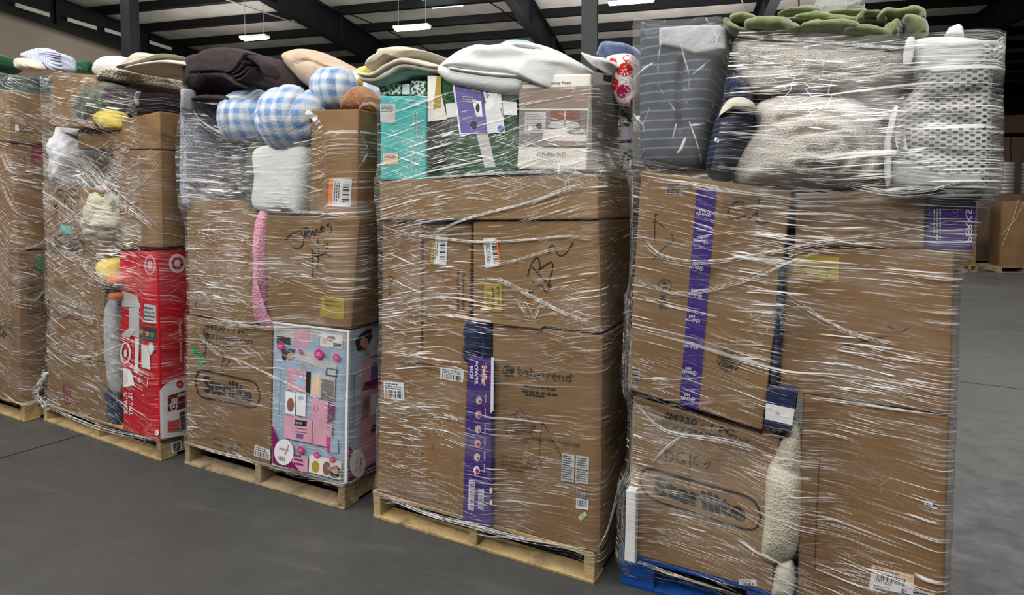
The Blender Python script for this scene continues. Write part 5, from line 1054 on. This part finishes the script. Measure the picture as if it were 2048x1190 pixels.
d = Decal(z1, 'printed_lettering'); d.text('LIFESTAND', *ZB((-60, 502), (62, 518), (-60, 478)), 'inkgrey', .02); d.text('MICRO', *ZB((-60, 540), (30, 560), (-60, 515)), 'inkgrey', .02); d.lines(*ZB((-60, 590), (62, 610), (-60, 600)), 'inkgrey', 1); d.stroke(ZB((0, 512), (62, 528)), .8, 'inkgrey'); d.done()
d = Decal(z1, 'side_lettering', 'r'); d.stroke(ZB((140, 380), (212, 358), (212, 430), (138, 440), (140, 380)), 1.2, 'inkgrey', smooth=False); d.ring(*ZB((176, 402))[0], 7, 8, 1, 'inkgrey'); d.text('THIS WAY', *ZB((178, 660), (235, 652), (178, 645)), 'inkgrey'); d.text('LONI', *ZB((145, 308), (200, 290), (145, 290)), 'inkgrey', .01); d.poly(ZB((186, 155), (210, 148), (206, 225), (184, 235)), 'green'); d.lines(*ZB((145, 330), (225, 300), (145, 350)), 'inkgrey', 1); d.done()
cushion(Zs, [(-60, 150), (0, 142), (60, 138), (104, 142), (106, 160), (104, 186), (50, 182), (0, 178), (-60, 180)], 'grey teal sherpa blanket folded on the left edge stack', 'tealsherpa', 'sherpa_blanket', 'blanket', .0, .7, 4, .01, 10, creases=[(ZA((120, 235), (200, 245), (300, 245)), .012, .03)])
cushion(Zs, [(-60, 150), (-50, 110), (10, 105), (38, 112), (46, 128), (25, 136), (0, 142)], 'bottle green blanket heap at the upper left corner', 'green2', 'green_blanket', 'blanket', .15, .4, 2.4, .016, 12)
cushion(Zs, ZA((90, 110), (130, 100), (180, 125), (200, 160), (150, 170), (95, 160)), 'cream quilted cloth in front of the striped pillow', 'creamfab', 'quilted_cloth', 'cloth', .15, .15, 2.6, .01, 14, creases=[(ZA((120, 110), (135, 160)), .008, .02), (ZA((150, 115), (165, 165)), .008, .02)])
sp = cushion(Zs, ZA((135, 85), (200, 60), (285, 65), (305, 110), (312, 165), (240, 165), (190, 125)), 'blue and white ticking striped pillow with ruffled edge', 'stripefab', 'ruffled_pillow', 'pillow', .3, .3, 2.6, .006)
rf = []; base = ZA((120, 78), (160, 62), (210, 50), (265, 50), (300, 75), (305, 110), (318, 165))
for i, (x, y) in enumerate(catmull(base, 5)): rf.append((x + (1.6 if i % 2 else -1.6) , y + (1.5 if i % 2 else -1.5)))
inner = [(x - 5, y + 7) for x, y in catmull(base, 5)][::-1]
cushion(Zs, rf + inner, None, 'stripefab', 'ruffle', None, .32, .12, 3, .004, parent=sp, corner=True, rings=6)
gp = cushion(Zs, ZA((318, 160), (330, 142), (400, 135), (480, 125), (490, 150), (485, 180), (400, 178), (340, 172)), 'green pillow with ruffled corner behind the tilted small box', 'greenpil', 'green_pillow', 'pillow', .55, .25, 2.6, .004)
cushion(Zs, ZA((380, 138), (430, 122), (480, 112), (503, 122), (505, 150), (490, 178), (482, 160), (478, 132), (430, 138)), None, 'green2', 'ruffle', None, .58, .06, 2.4, .008, 20, parent=gp)
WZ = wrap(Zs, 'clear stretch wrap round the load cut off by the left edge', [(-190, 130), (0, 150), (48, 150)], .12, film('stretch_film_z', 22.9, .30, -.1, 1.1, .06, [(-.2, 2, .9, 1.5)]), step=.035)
rope(WZ, [(0, 300), (20, 340), (60, 345), (95, 332)], 7, 8, .002); rope(WZ, [(0, 360), (25, 410), (50, 430), (90, 440)], 6, 10, .002); rope(WZ, [(0, 500), (40, 500), (80, 488), (90, 480)], 5, 4, .002); rope(WZ, [(0, 780), (42, 808), (80, 800)], 6, 5, .003); rope(WZ, [(42, 595), (70, 600), (92, 575)], 5, 5, .002)

# ================================================================== STACK D (big one on the right, blue pallet)
D = Stack((1242, 1168), (1880, 1359))
pd = pallet(D, 'scuffed blue painted pallet under the right-hand stack', 'bluewood', blocks=True)
d3 = box(D, ZK((92, 0), (790, 92), (655, 1196), (28, 1002)), 'very large brown box sealed with purple tape, hanging over the logo box', 'card', -.04, 1.0, dent=.004)
d1 = box(D, [(1264, 792), (1562, 868), (1545, 1210), (1250, 1120)], 'brown storage cart box with a large oval logo near the bottom right', 'card3', .0, 1.0, dent=.008)
d2 = box(D, [(1604, 786), (1902, 836), (1886, 1322), (1592, 1224)], 'tall plain brown box at the bottom right with a barcode label', 'card2', .0, 1.0)
d4 = box(D, [(1574, 496), (1912, 500), (1903, 832), (1556, 782)], 'brown box with a faded yellow label right of the navy strip', 'card', .0, 1.0, dent=.004)
d5 = box(D, [(1590, 384), (1854, 372), (1852, 497), (1588, 494)], 'shallow brown box under the white comforters', 'card3', .01, 1.0)
d6 = box(D, [(1858, 376), (1957, 403), (1947, 502), (1850, 497)], 'purple carton end shining through film at the right', 'purple', -.01, .8, 'purple_carton', dent=.003)
cs = cushion(D, [(1560, 505), (1573, 508), (1571, 600), (1563, 700), (1554, 778), (1540, 776), (1546, 700), (1552, 600)], 'long navy fabric edge hanging between the two middle boxes', 'navysat', 'navy_throw', 'blanket', -.05, .12, 3, .004, 12, center=(1557, 640))
d7 = box(D, ZK((668, 1000), (815, 1006), (790, 1200), (655, 1184)), 'folded navy sheet pack with a white paper band under the big box', 'navyfab', -.07, .3, 'sheet_pack', 'bedding pack', .006)
d = Decal(d7, 'paper_band', label='white paper band'); d.poly(ZK((668, 1066), (800, 1094), (788, 1168), (664, 1140)), 'white'); d.ring(*ZK((722, 1115))[0], 4, 3.2, .6, 'grey'); d.text('00', *ZK((717, 1118), (728, 1120), (717, 1111)), 'grey'); d.done()
cushion(D, ZM((1000, 250), (1050, 290), (1065, 480), (1060, 640), (1055, 850), (1020, 985), (940, 1015), (860, 1005), (838, 930), (850, 780), (862, 560), (890, 430), (940, 340)), 'ivory boucle cushion squeezed vertically beside the large logo box', 'ivory', 'boucle_cushion', 'cushion', -.06, .25, 3, .010, 8, creases=[(ZM((900, 470), (1000, 520), (1060, 540)), .02, .02)], center=ZM((955, 660))[0])
cushion(D, ZM((930, 1010), (1010, 1000), (1020, 1200), (900, 1200), (905, 1100)), 'end of pale cloth hanging below the ivory cushion', 'creamfab', 'pale_cloth', 'cloth', -.03, .12, 3)
wb = box(D, ZM((84, 605), (148, 612), (143, 995), (74, 985)), 'white cardboard corner strip standing at the front left corner', 'white', -.06, .04, 'corner_strip', 'cardboard strip', .002)
# prints
sterilite(d1, [(1277, 930), (1520, 1000), (1520, 1068), (1283, 992)], 'Sterilite', 4.2)
d = Decal(d1, 'printed_lettering'); d.text('#4930 - 1 PC.', *ZM((298, 210), (700, 322), (306, 172)), 'ink', .025); d.text('DLX 3 DRAWER CART', *ZM((285, 262), (770, 360), (290, 240)), 'inkgrey', .02); d.stroke(ZM((440, 400), (436, 590)), .8, 'inkgrey'); d.done()
d = Decal(d1, 'marker_writing')
for pl in (((308, 388), (312, 462)), ((285, 458), (320, 462), (350, 425), (330, 395), (300, 392)), ((408, 402), (375, 410), (370, 445), (395, 460), (410, 440), (412, 470)), ((445, 410), (442, 478)), ((500, 415), (468, 430), (465, 460), (490, 470)), ((520, 470), (550, 450), (550, 475), (525, 490))): d.stroke(ZM(*pl), 1.8, 'ink')
d.done()
sticker(d1, ZM((712, 1102), (808, 1105), (815, 1140), (716, 1134)), rows=1); d = Decal(d1, 'wax_mark'); d.stroke(ZM((765, 935), (820, 958)), 1.5, 'white'); d.stroke(ZM((800, 922), (784, 985)), 1.5, 'white'); d.done()
d = Decal(d2, 'barcode_label', label='white and peach printed label'); d.poly(ZN((512, 1022), (745, 1082), (738, 1165), (500, 1105)), 'peach'); d.poly(ZN((503, 1068), (740, 1125), (735, 1190), (492, 1150)), 'white'); d.text('258-114-01', *ZN((526, 1056), (660, 1092), (530, 1034)), 'ink', .015); d.bars(*ZN((535, 1100), (695, 1145), (540, 1062)), 'ink', 22); d.text('16821651', *ZN((520, 1116), (612, 1142), (523, 1098)), 'ink', .015); d.text('E', *ZN((672, 1180), (705, 1188), (675, 1155)), 'ink', .02); d.lines(*ZN((520, 1130), (640, 1158), (516, 1156)), 'grey', 2); d.done()
d = Decal(d2, 'torn_label', label='small torn black and white sticker'); d.poly(ZN((800, 666), (830, 670), (880, 690), (870, 718), (835, 708), (798, 690)), 'white'); d.poly(ZN((845, 678), (880, 690), (872, 706), (845, 698)), 'ink'); d.lines(*ZN((810, 676), (845, 684), (808, 698)), 'dgrey', 2); d.done()
d = Decal(d2, 'paper_note'); d.poly(ZN((730, 1160), (860, 1180), (850, 1240), (730, 1220)), 'lgrey'); d.lines(*ZN((738, 1168), (850, 1186), (738, 1200)), 'ink', 2); d.done()
d = Decal(d2, 'box_seam'); d.stroke(ZN((222, 380), (205, 700), (192, 1055)), 1.6, 'inkgrey'); d.done()
# purple tape with the repeated logo, upside down
tp = Decal(d3, 'purple_tape'); tp.poly(ZK((352, 75), (442, 80), (360, 1100), (272, 1068)), 'purple')
for x, y in ((382, 205), (370, 328), (350, 450), (344, 573), (334, 690), (326, 810), (318, 928), (312, 1048)):
    tp.ring(*ZK((x + 22, y + 2))[0], 3.6, 3.8, 1.1, 'white'); tp.disc(*ZK((x + 22, y + 2))[0], 1.3, 1.4, 'white'); tp.text('circle', *ZK((x + 12, y - 7), (x - 34, y - 12), (x + 11, y + 8)), 'white', .01); tp.text('360', *ZK((x + 10, y - 24), (x - 18, y - 27), (x + 9, y - 10)), 'cream', .01); tp.lines(*ZK((x - 26, y - 62), (x + 28, y - 56), (x - 27, y - 44)), 'purple2', 2, .4, int(y))
tp.done()
d = Decal(d3, 'marker_writing')
for pl in (((568, 148), (530, 146), (498, 180), (496, 215), (530, 222), (580, 205)), ((590, 222), (625, 190), (632, 150), (640, 130)), ((636, 132), (628, 238), (694, 232)), ((160, 200), (158, 330)), ((150, 235), (175, 240), (205, 268)), ((165, 205), (172, 198)), ((235, 290), (242, 325), (200, 355), (150, 410))): d.stroke(ZK(*pl), 2.6 if pl[0][0] > 400 else 1.6, 'ink')
d.done()
d = Decal(d3, 'printed_lettering'); cx_, cy_ = ZK((500, 870))[0]
d.ring(cx_, cy_, 23, 22.5, 1.4, 'inkgrey'); d.ring(cx_, cy_, 16.5, 16, 1.1, 'inkgrey')
for k in range(7):
    a_ = (k - 3) * 4.3; w_ = math.sqrt(max(1, 14.5 ** 2 - a_ ** 2)); d.stroke([(cx_ - w_, cy_ + a_), (cx_ + w_, cy_ + a_)], 1.9, 'inkgrey')
for k in range(20):
    a_ = 2 * math.pi * k / 20
    if k % 5: d.stroke([(cx_ + 18 * math.cos(a_), cy_ + 18 * math.sin(a_)), (cx_ + 21.5 * math.cos(a_), cy_ + 21.5 * math.sin(a_))], 1.6, 'inkgrey')
d.text('758', *ZK((213, 640), (213, 572), (180, 640)), 'inkgrey', .02); d.ring(*ZK((205, 530))[0], 13, 13, 1.4, 'inkgrey'); d.text('39', *ZK((216, 548), (216, 510), (194, 548)), 'inkgrey', .01); d.poly(ZK((215, 58), (290, 58), (290, 122), (205, 120)), 'taupe'); d.lines(*ZK((218, 64), (288, 64), (212, 118)), 'inkgrey', 5); d.done()
d = Decal(d3, 'barcode_print'); d.poly(ZK((54, 905), (92, 912), (90, 988), (50, 982)), 'taupe'); d.bars(*ZK((54, 984), (52, 908), (90, 986)), 'ink', 18); d.done()
d = Decal(d4, 'category_label', label='faded yellow label printed upside down'); d.poly(ZL((75, 385), (272, 400), (268, 508), (55, 490)), 'yellow'); d.text('Bullseye', *ZL((222, 474), (112, 462), (220, 490)), 'ink', .01); d.text('Playground', *ZL((232, 444), (100, 434), (230, 460)), 'ink', .01); d.lines(*ZL((112, 408), (235, 416), (110, 420)), 'inkgrey', 1); d.done()
d = Decal(d4, 'marker_writing'); d.stroke(ZL((490, 710), (545, 740), (590, 722)), 1.5, 'inkgrey'); d.stroke(ZL((290, 805), (400, 778), (490, 758)), 1.5, 'inkgrey'); d.done()
d = Decal(d6, 'printed_lettering'); d.text('circle', *ZL((790, 250), (790, 150), (830, 250)), 'purple2', .02); d.text('PERKS', *ZL((850, 330), (850, 180), (880, 330)), 'white', .01); d.lines(*ZL((700, 180), (700, 330), (740, 180)), 'lgrey', 3); d.done()
# soft goods of the top
bg = cushion(D, ZI((70, 165), (120, 152), (300, 155), (460, 150), (585, 165), (570, 400), (540, 600), (500, 780), (455, 1000), (300, 1010), (90, 1000), (60, 800), (70, 500)), 'slate striped bedding set folded inside a clear zip bag', 'bedding', 'bagged_bedding', 'bedding', -.03, .45, 6, .010, 6, creases=[(ZI((300, 360), (285, 600), (290, 760)), .01, .03)], center=ZI((310, 560))[0], rings=26)
def bagpart(S, ob, outline, name, mat, vf, thick, label=None, **kw): return cushion(S, outline, label, mat, name, None, vf, thick, parent=ob, **kw)
bagpart(D, bg, ZI((180, 175), (300, 160), (540, 158), (580, 175), (570, 300), (400, 330), (300, 295), (180, 275)), 'white_fold', 'greyfab', -.045, .1, 'pale grey fold at the top', pw=9, amp=.004, corner=True)
bagpart(D, bg, ZI((60, 160), (110, 146), (300, 150), (480, 132), (592, 160), (582, 400), (548, 620), (505, 790), (460, 1025), (280, 1040), (80, 1010), (40, 800), (55, 500)), 'zip_bag', 'bag', -.07, .5, 'clear plastic bag', pw=8, amp=.010, freq=11, reg=True)
cushion(D, ZI((575, 470), (640, 440), (690, 480), (735, 590), (700, 640), (600, 640), (555, 620)), 'denim blue cloth above the navy roll', 'navyfab', 'blue_cloth', 'cloth', -.02, .3, 2.6, .01)
nr = cushion(D, ZI((455, 1030), (470, 900), (520, 700), (575, 600), (650, 578), (725, 610), (750, 690), (735, 790), (700, 900), (640, 1010), (600, 1070), (500, 1075)), 'navy quilted roll with a white band beside the zip bag', 'navysat', 'rolled_quilt', 'quilt', -.11, .35, 2.6, .006, 8)
bagpart(D, nr, ZI((525, 700), (545, 640), (590, 590), (660, 574), (725, 600), (740, 640), (700, 655), (620, 650), (560, 670)), 'white_band', 'creamfab', -.125, .12, 'cream end band', pw=2.6, amp=.003)
tagpaper(D, nr, ZI((505, 815), (530, 825), (528, 850), (503, 842)), -.13, 'white', 'small_tag', False)
cushion(D, [(1512, 215), (1545, 198), (1600, 194), (1680, 198), (1730, 215), (1765, 255), (1772, 300), (1755, 350), (1720, 375), (1640, 380), (1560, 378), (1480, 372), (1470, 345), (1490, 300), (1510, 260)], 'large fluffy white comforter rolled into a spiral, lower one', 'whitesherpa', 'fluffy_comforter', 'comforter', -.12, .55, 2.6, .016, 7, (1, 1, 1), creases=[([(1560, 355), (1680, 362), (1740, 320), (1730, 260), (1640, 225), (1560, 240)], .016, .03), ([(1600, 330), (1680, 335), (1705, 300), (1670, 265), (1600, 265)], .013, .025), ([(1620, 300), (1660, 305), (1668, 290)], .01, .02)], center=(1630, 292), rings=34)
cushion(D, [(1462, 90), (1500, 82), (1600, 82), (1700, 96), (1800, 112), (1832, 130), (1815, 170), (1770, 205), (1700, 200), (1600, 192), (1530, 198), (1492, 170), (1468, 130)], 'white fluffy comforter pressed flat above the spiral one', 'whitesherpa', 'fluffy_comforter', 'comforter', -.07, .55, 3.2, .012, 6, (1, 1, 2), creases=[([(1480, 130), (1600, 140), (1750, 150)], .012, .02), ([(1520, 180), (1650, 172), (1800, 165)], .012, .02)], center=(1645, 142), rings=30)
mb_ = cushion(D, ZJ((610, 240), (800, 215), (960, 225), (1060, 255), (1092, 310), (1088, 500), (1080, 800), (1062, 1000), (1030, 1160), (960, 1110), (700, 1095), (450, 1085), (445, 900), (470, 750), (520, 600), (600, 500), (590, 350)), 'big grey mesh-covered pillow bag at the top right corner', 'mesh', 'mesh_laundry_bag', 'bag', -.10, .6, 5, .012, 5, creases=[(ZJ((640, 560), (760, 600), (1000, 560)), .02, .03), (ZJ((560, 740), (760, 700), (960, 740)), .02, .03), (ZJ((500, 920), (700, 900), (940, 930)), .012, .02)], center=ZJ((800, 650))[0], rings=32)
bagpart(D, mb_, ZJ((615, 245), (800, 222), (1000, 235), (1040, 280), (1010, 360), (850, 470), (780, 490), (700, 440), (640, 380)), 'white_top_panel', 'whitefab', -.108, .06, 'plain white upper panel', pw=3, amp=.006)
bagpart(D, mb_, ZJ((490, 925), (600, 1000), (800, 1040), (940, 1050), (1000, 1040), (1020, 1110), (800, 1115), (500, 1100)), 'bottom_band', 'greyfab', -.12, .12, 'light grey bottom band', pw=4, amp=.003)
bagpart(D, mb_, ZJ((440, 860), (470, 720), (500, 640), (525, 640), (495, 760), (470, 900), (480, 1090), (450, 1090)), 'side_piping', 'whitefab', -.12, .06, 'white side piping', pw=3, amp=.002)
tagpaper(D, mb_, ZJ((500, 790), (560, 780), (582, 888), (518, 900)), -.135, 'lgrey', 'fabric_label')
bagpart(D, mb_, ZJ((575, 235), (625, 235), (605, 375), (552, 375)), 'carry_strap', 'flap', -.115, .03, 'white carry strap', pw=5, amp=.001)
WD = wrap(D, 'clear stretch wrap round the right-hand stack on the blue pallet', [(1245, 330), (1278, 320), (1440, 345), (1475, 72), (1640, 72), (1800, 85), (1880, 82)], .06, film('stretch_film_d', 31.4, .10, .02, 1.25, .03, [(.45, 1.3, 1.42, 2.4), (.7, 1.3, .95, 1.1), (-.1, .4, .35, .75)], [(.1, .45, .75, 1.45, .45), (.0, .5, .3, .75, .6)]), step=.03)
rope(WD, [(1274, 440), (1290, 480), (1320, 510), (1380, 523), (1450, 520), (1540, 505), (1660, 482), (1800, 462), (1905, 440)], 6, 5, .002); rope(WD, [(1290, 560), (1360, 585), (1480, 560), (1600, 510), (1700, 485)], 5, 9, .0016)
rope(WD, [(1565, 590), (1650, 640), (1720, 670), (1800, 690)], 8, 14, .002); rope(WD, [(1300, 365), (1380, 372), (1470, 385), (1600, 400)], 6, 8, .002); rope(WD, [(1600, 790), (1700, 805), (1800, 820), (1900, 832)], 7, 4, .0024); rope(WD, [(1265, 800), (1330, 860), (1440, 880), (1530, 905)], 8, 6, .0022)
rope(WD, [(1378, 860), (1350, 880), (1320, 905), (1300, 930)], 5, 4, .002); rope(WD, [(1460, 72), (1600, 80), (1750, 92), (1850, 96)], 9, 5, .0024); rope(WD, [(1600, 1125), (1700, 1165), (1780, 1190)], 7, 10, .0024); rope(WD, [(1262, 1120), (1340, 1150), (1460, 1185)], 7, 5, .0024)
rope(WD, [(1690, 370), (1780, 385), (1860, 380), (1930, 360)], 8, 9, .0022)
gb = cushion(D, ZI((640, 150), (700, 120), (860, 112), (960, 100), (1100, 100), (1250, 110), (1400, 120), (1560, 130), (1640, 160), (1700, 220), (1500, 235), (1300, 225), (1100, 200), (860, 188), (700, 190)), 'long olive green plush throw heaped over the top', 'greenfab', 'plush_throw', 'blanket', -.06, .5, 2.6, .014, 13, center=ZI((1180, 165))[0], rings=24)
for pth, ww, vf_ in ((((582, 120), (590, 160), (640, 190), (740, 205), (840, 195)), [9, 11, 10, 8, 5], -.07), (((600, 125), (680, 118), (760, 135)), [8, 10, 6], -.05), (((680, 165), (780, 150), (900, 150), (960, 175), (1020, 190)), [10, 15, 16, 14, 8], -.10), (((1000, 180), (1120, 160), (1250, 165), (1380, 180)), [8, 14, 14, 10], -.11), (((880, 110), (960, 80), (1060, 75), (1140, 92)), [5, 8, 10, 5], -.02), (((960, 125), (1100, 118), (1250, 125), (1380, 150)), [6, 11, 11, 8], -.06), (((1150, 100), (1300, 88), (1420, 95), (1520, 120)), [5, 9, 10, 8], -.02), (((1250, 195), (1400, 190), (1520, 210), (1600, 235)), [8, 13, 14, 8], -.10)):
    fold(D, ZI(*pth), ww, 'greenfab', 'plush_fold', vf_, .22, None, None, gb, .010, 16, pw=2.2)
ge = cushion(D, ZJ((290, 130), (340, 95), (440, 90), (530, 90), (620, 85), (660, 110), (665, 160), (685, 215), (600, 232), (500, 228), (450, 205), (400, 190), (330, 170)), 'bunched end of olive green plush throw by the white mesh bag', 'greenfab', 'plush_throw', 'blanket', -.05, .4, 2.4, .014, 14, rings=22)
for pth, ww, vf_ in ((((290, 150), (310, 105), (360, 92), (430, 105), (450, 150)), [8, 10, 9, 8, 6], -.08), (((400, 130), (450, 88), (520, 95), (590, 80), (650, 90), (660, 140)), [6, 9, 10, 11, 9, 7], -.09), (((520, 130), (500, 170), (500, 225)), [9, 15, 10], -.12), (((540, 125), (600, 135), (640, 170), (670, 225)), [7, 16, 20, 9], -.11), (((470, 150), (462, 190), (470, 228)), [5, 7, 5], -.09)):
    fold(D, ZJ(*pth), ww, 'greenfab', 'plush_fold', vf_, .2, None, None, ge, .008, 16)
cushion(D, ZI((597, 90), (640, 84), (668, 100), (655, 112), (600, 108)), 'small teal scrap peeking over the olive throw', 'teal', 'teal_scrap', 'cloth', .1, .05)
cushion(D, ZJ((0, 70), (30, 15), (60, -10), (300, -10), (310, 40), (325, 90), (310, 300), (220, 340), (110, 340), (30, 300), (10, 150)), 'clear crumpled plastic bag sticking up behind the olive throw', 'baglite', 'plastic_bag', 'bag', .2, .3, 2.6, .02, 18, reg=False)
cushion(D, ZJ((800, 215), (825, 165), (885, 142), (910, 165), (915, 218)), 'white plastic flap standing on top of the mesh bag', 'flap', 'plastic_flap', 'bag', .05, .06, 4, .003, corner=True)
w = bpy.data.objects.get('stretch_wrap')
# ------------------------------------------------------------------ light
wd = bpy.data.worlds.new('world'); scn.world = wd; wd.use_nodes = True; wd.node_tree.nodes['Background'].inputs[0].default_value = (.8, .85, .9, 1); wd.node_tree.nodes['Background'].inputs[1].default_value = .16
def area(x, y, z, sx, sy, power, tgt=None, col=(1, .98, .95)):  # unseen overhead lamps, plus added fill and up-lights with no fixture
    l = bpy.data.lights.new('ceiling_and_fill_light', 'AREA'); l.shape = 'RECTANGLE'; l.size = sx; l.size_y = sy; l.energy = power; l.color = col
    o = bpy.data.objects.new('ceiling_and_fill_light', l); COL.objects.link(o); o.location = (x, y, z)
    if tgt: o.rotation_euler = (Vector(tgt) - Vector((x, y, z))).to_track_quat('-Z', 'Y').to_euler()
    return o
area(-3.5, -3.0, 6.6, 5, .5, 420, (0, 3, 1)); area(1.5, -1.5, 6.6, 5, .4, 260, (1, 3, .8)); area(-8, 1.5, 6.5, 5, .5, 330, (-2, 4, 1)); area(6.5, 2, 6.5, .5, 5, 120, (3, 4.5, .5))
area(0, 7, 6.5, 6, .5, 200); area(-6, 9, 6.3, 5, .5, 200); area(9, 11, 6, 5, 1, 380); area(4, 16, 6, 6, 1, 240); area(-2.5, 2.2, 6.8, .4, 5, 160, (0, 3, 0)); area(-8, 16, 5.5, 5, 2, 90, (-9, 16, 8)); area(4, 15, 5.2, 8, 3, 300, (4, 17, 8)); area(-4, 13, 5.2, 8, 3, 260, (-4, 16, 8))  # last ones point upward, added to brighten the roof panels
scn.view_settings.view_transform = 'Standard'; scn.view_settings.look = 'None'; scn.view_settings.exposure = 0.0
scn.cycles.transparent_max_bounces = 24; scn.cycles.max_bounces = 4; scn.cycles.diffuse_bounces = 3; scn.cycles.glossy_bounces = 2; scn.cycles.caustics_reflective = False; scn.cycles.caustics_refractive = False; scn.cycles.use_adaptive_sampling = True; scn.cycles.adaptive_threshold = .06; scn.cycles.adaptive_min_samples = 16; scn.cycles.use_denoising = True; scn.cycles.sample_clamp_indirect = 4
for o in list(bpy.data.objects):
    for k in ('_c', '_v0'):
        if k in o: del o[k]
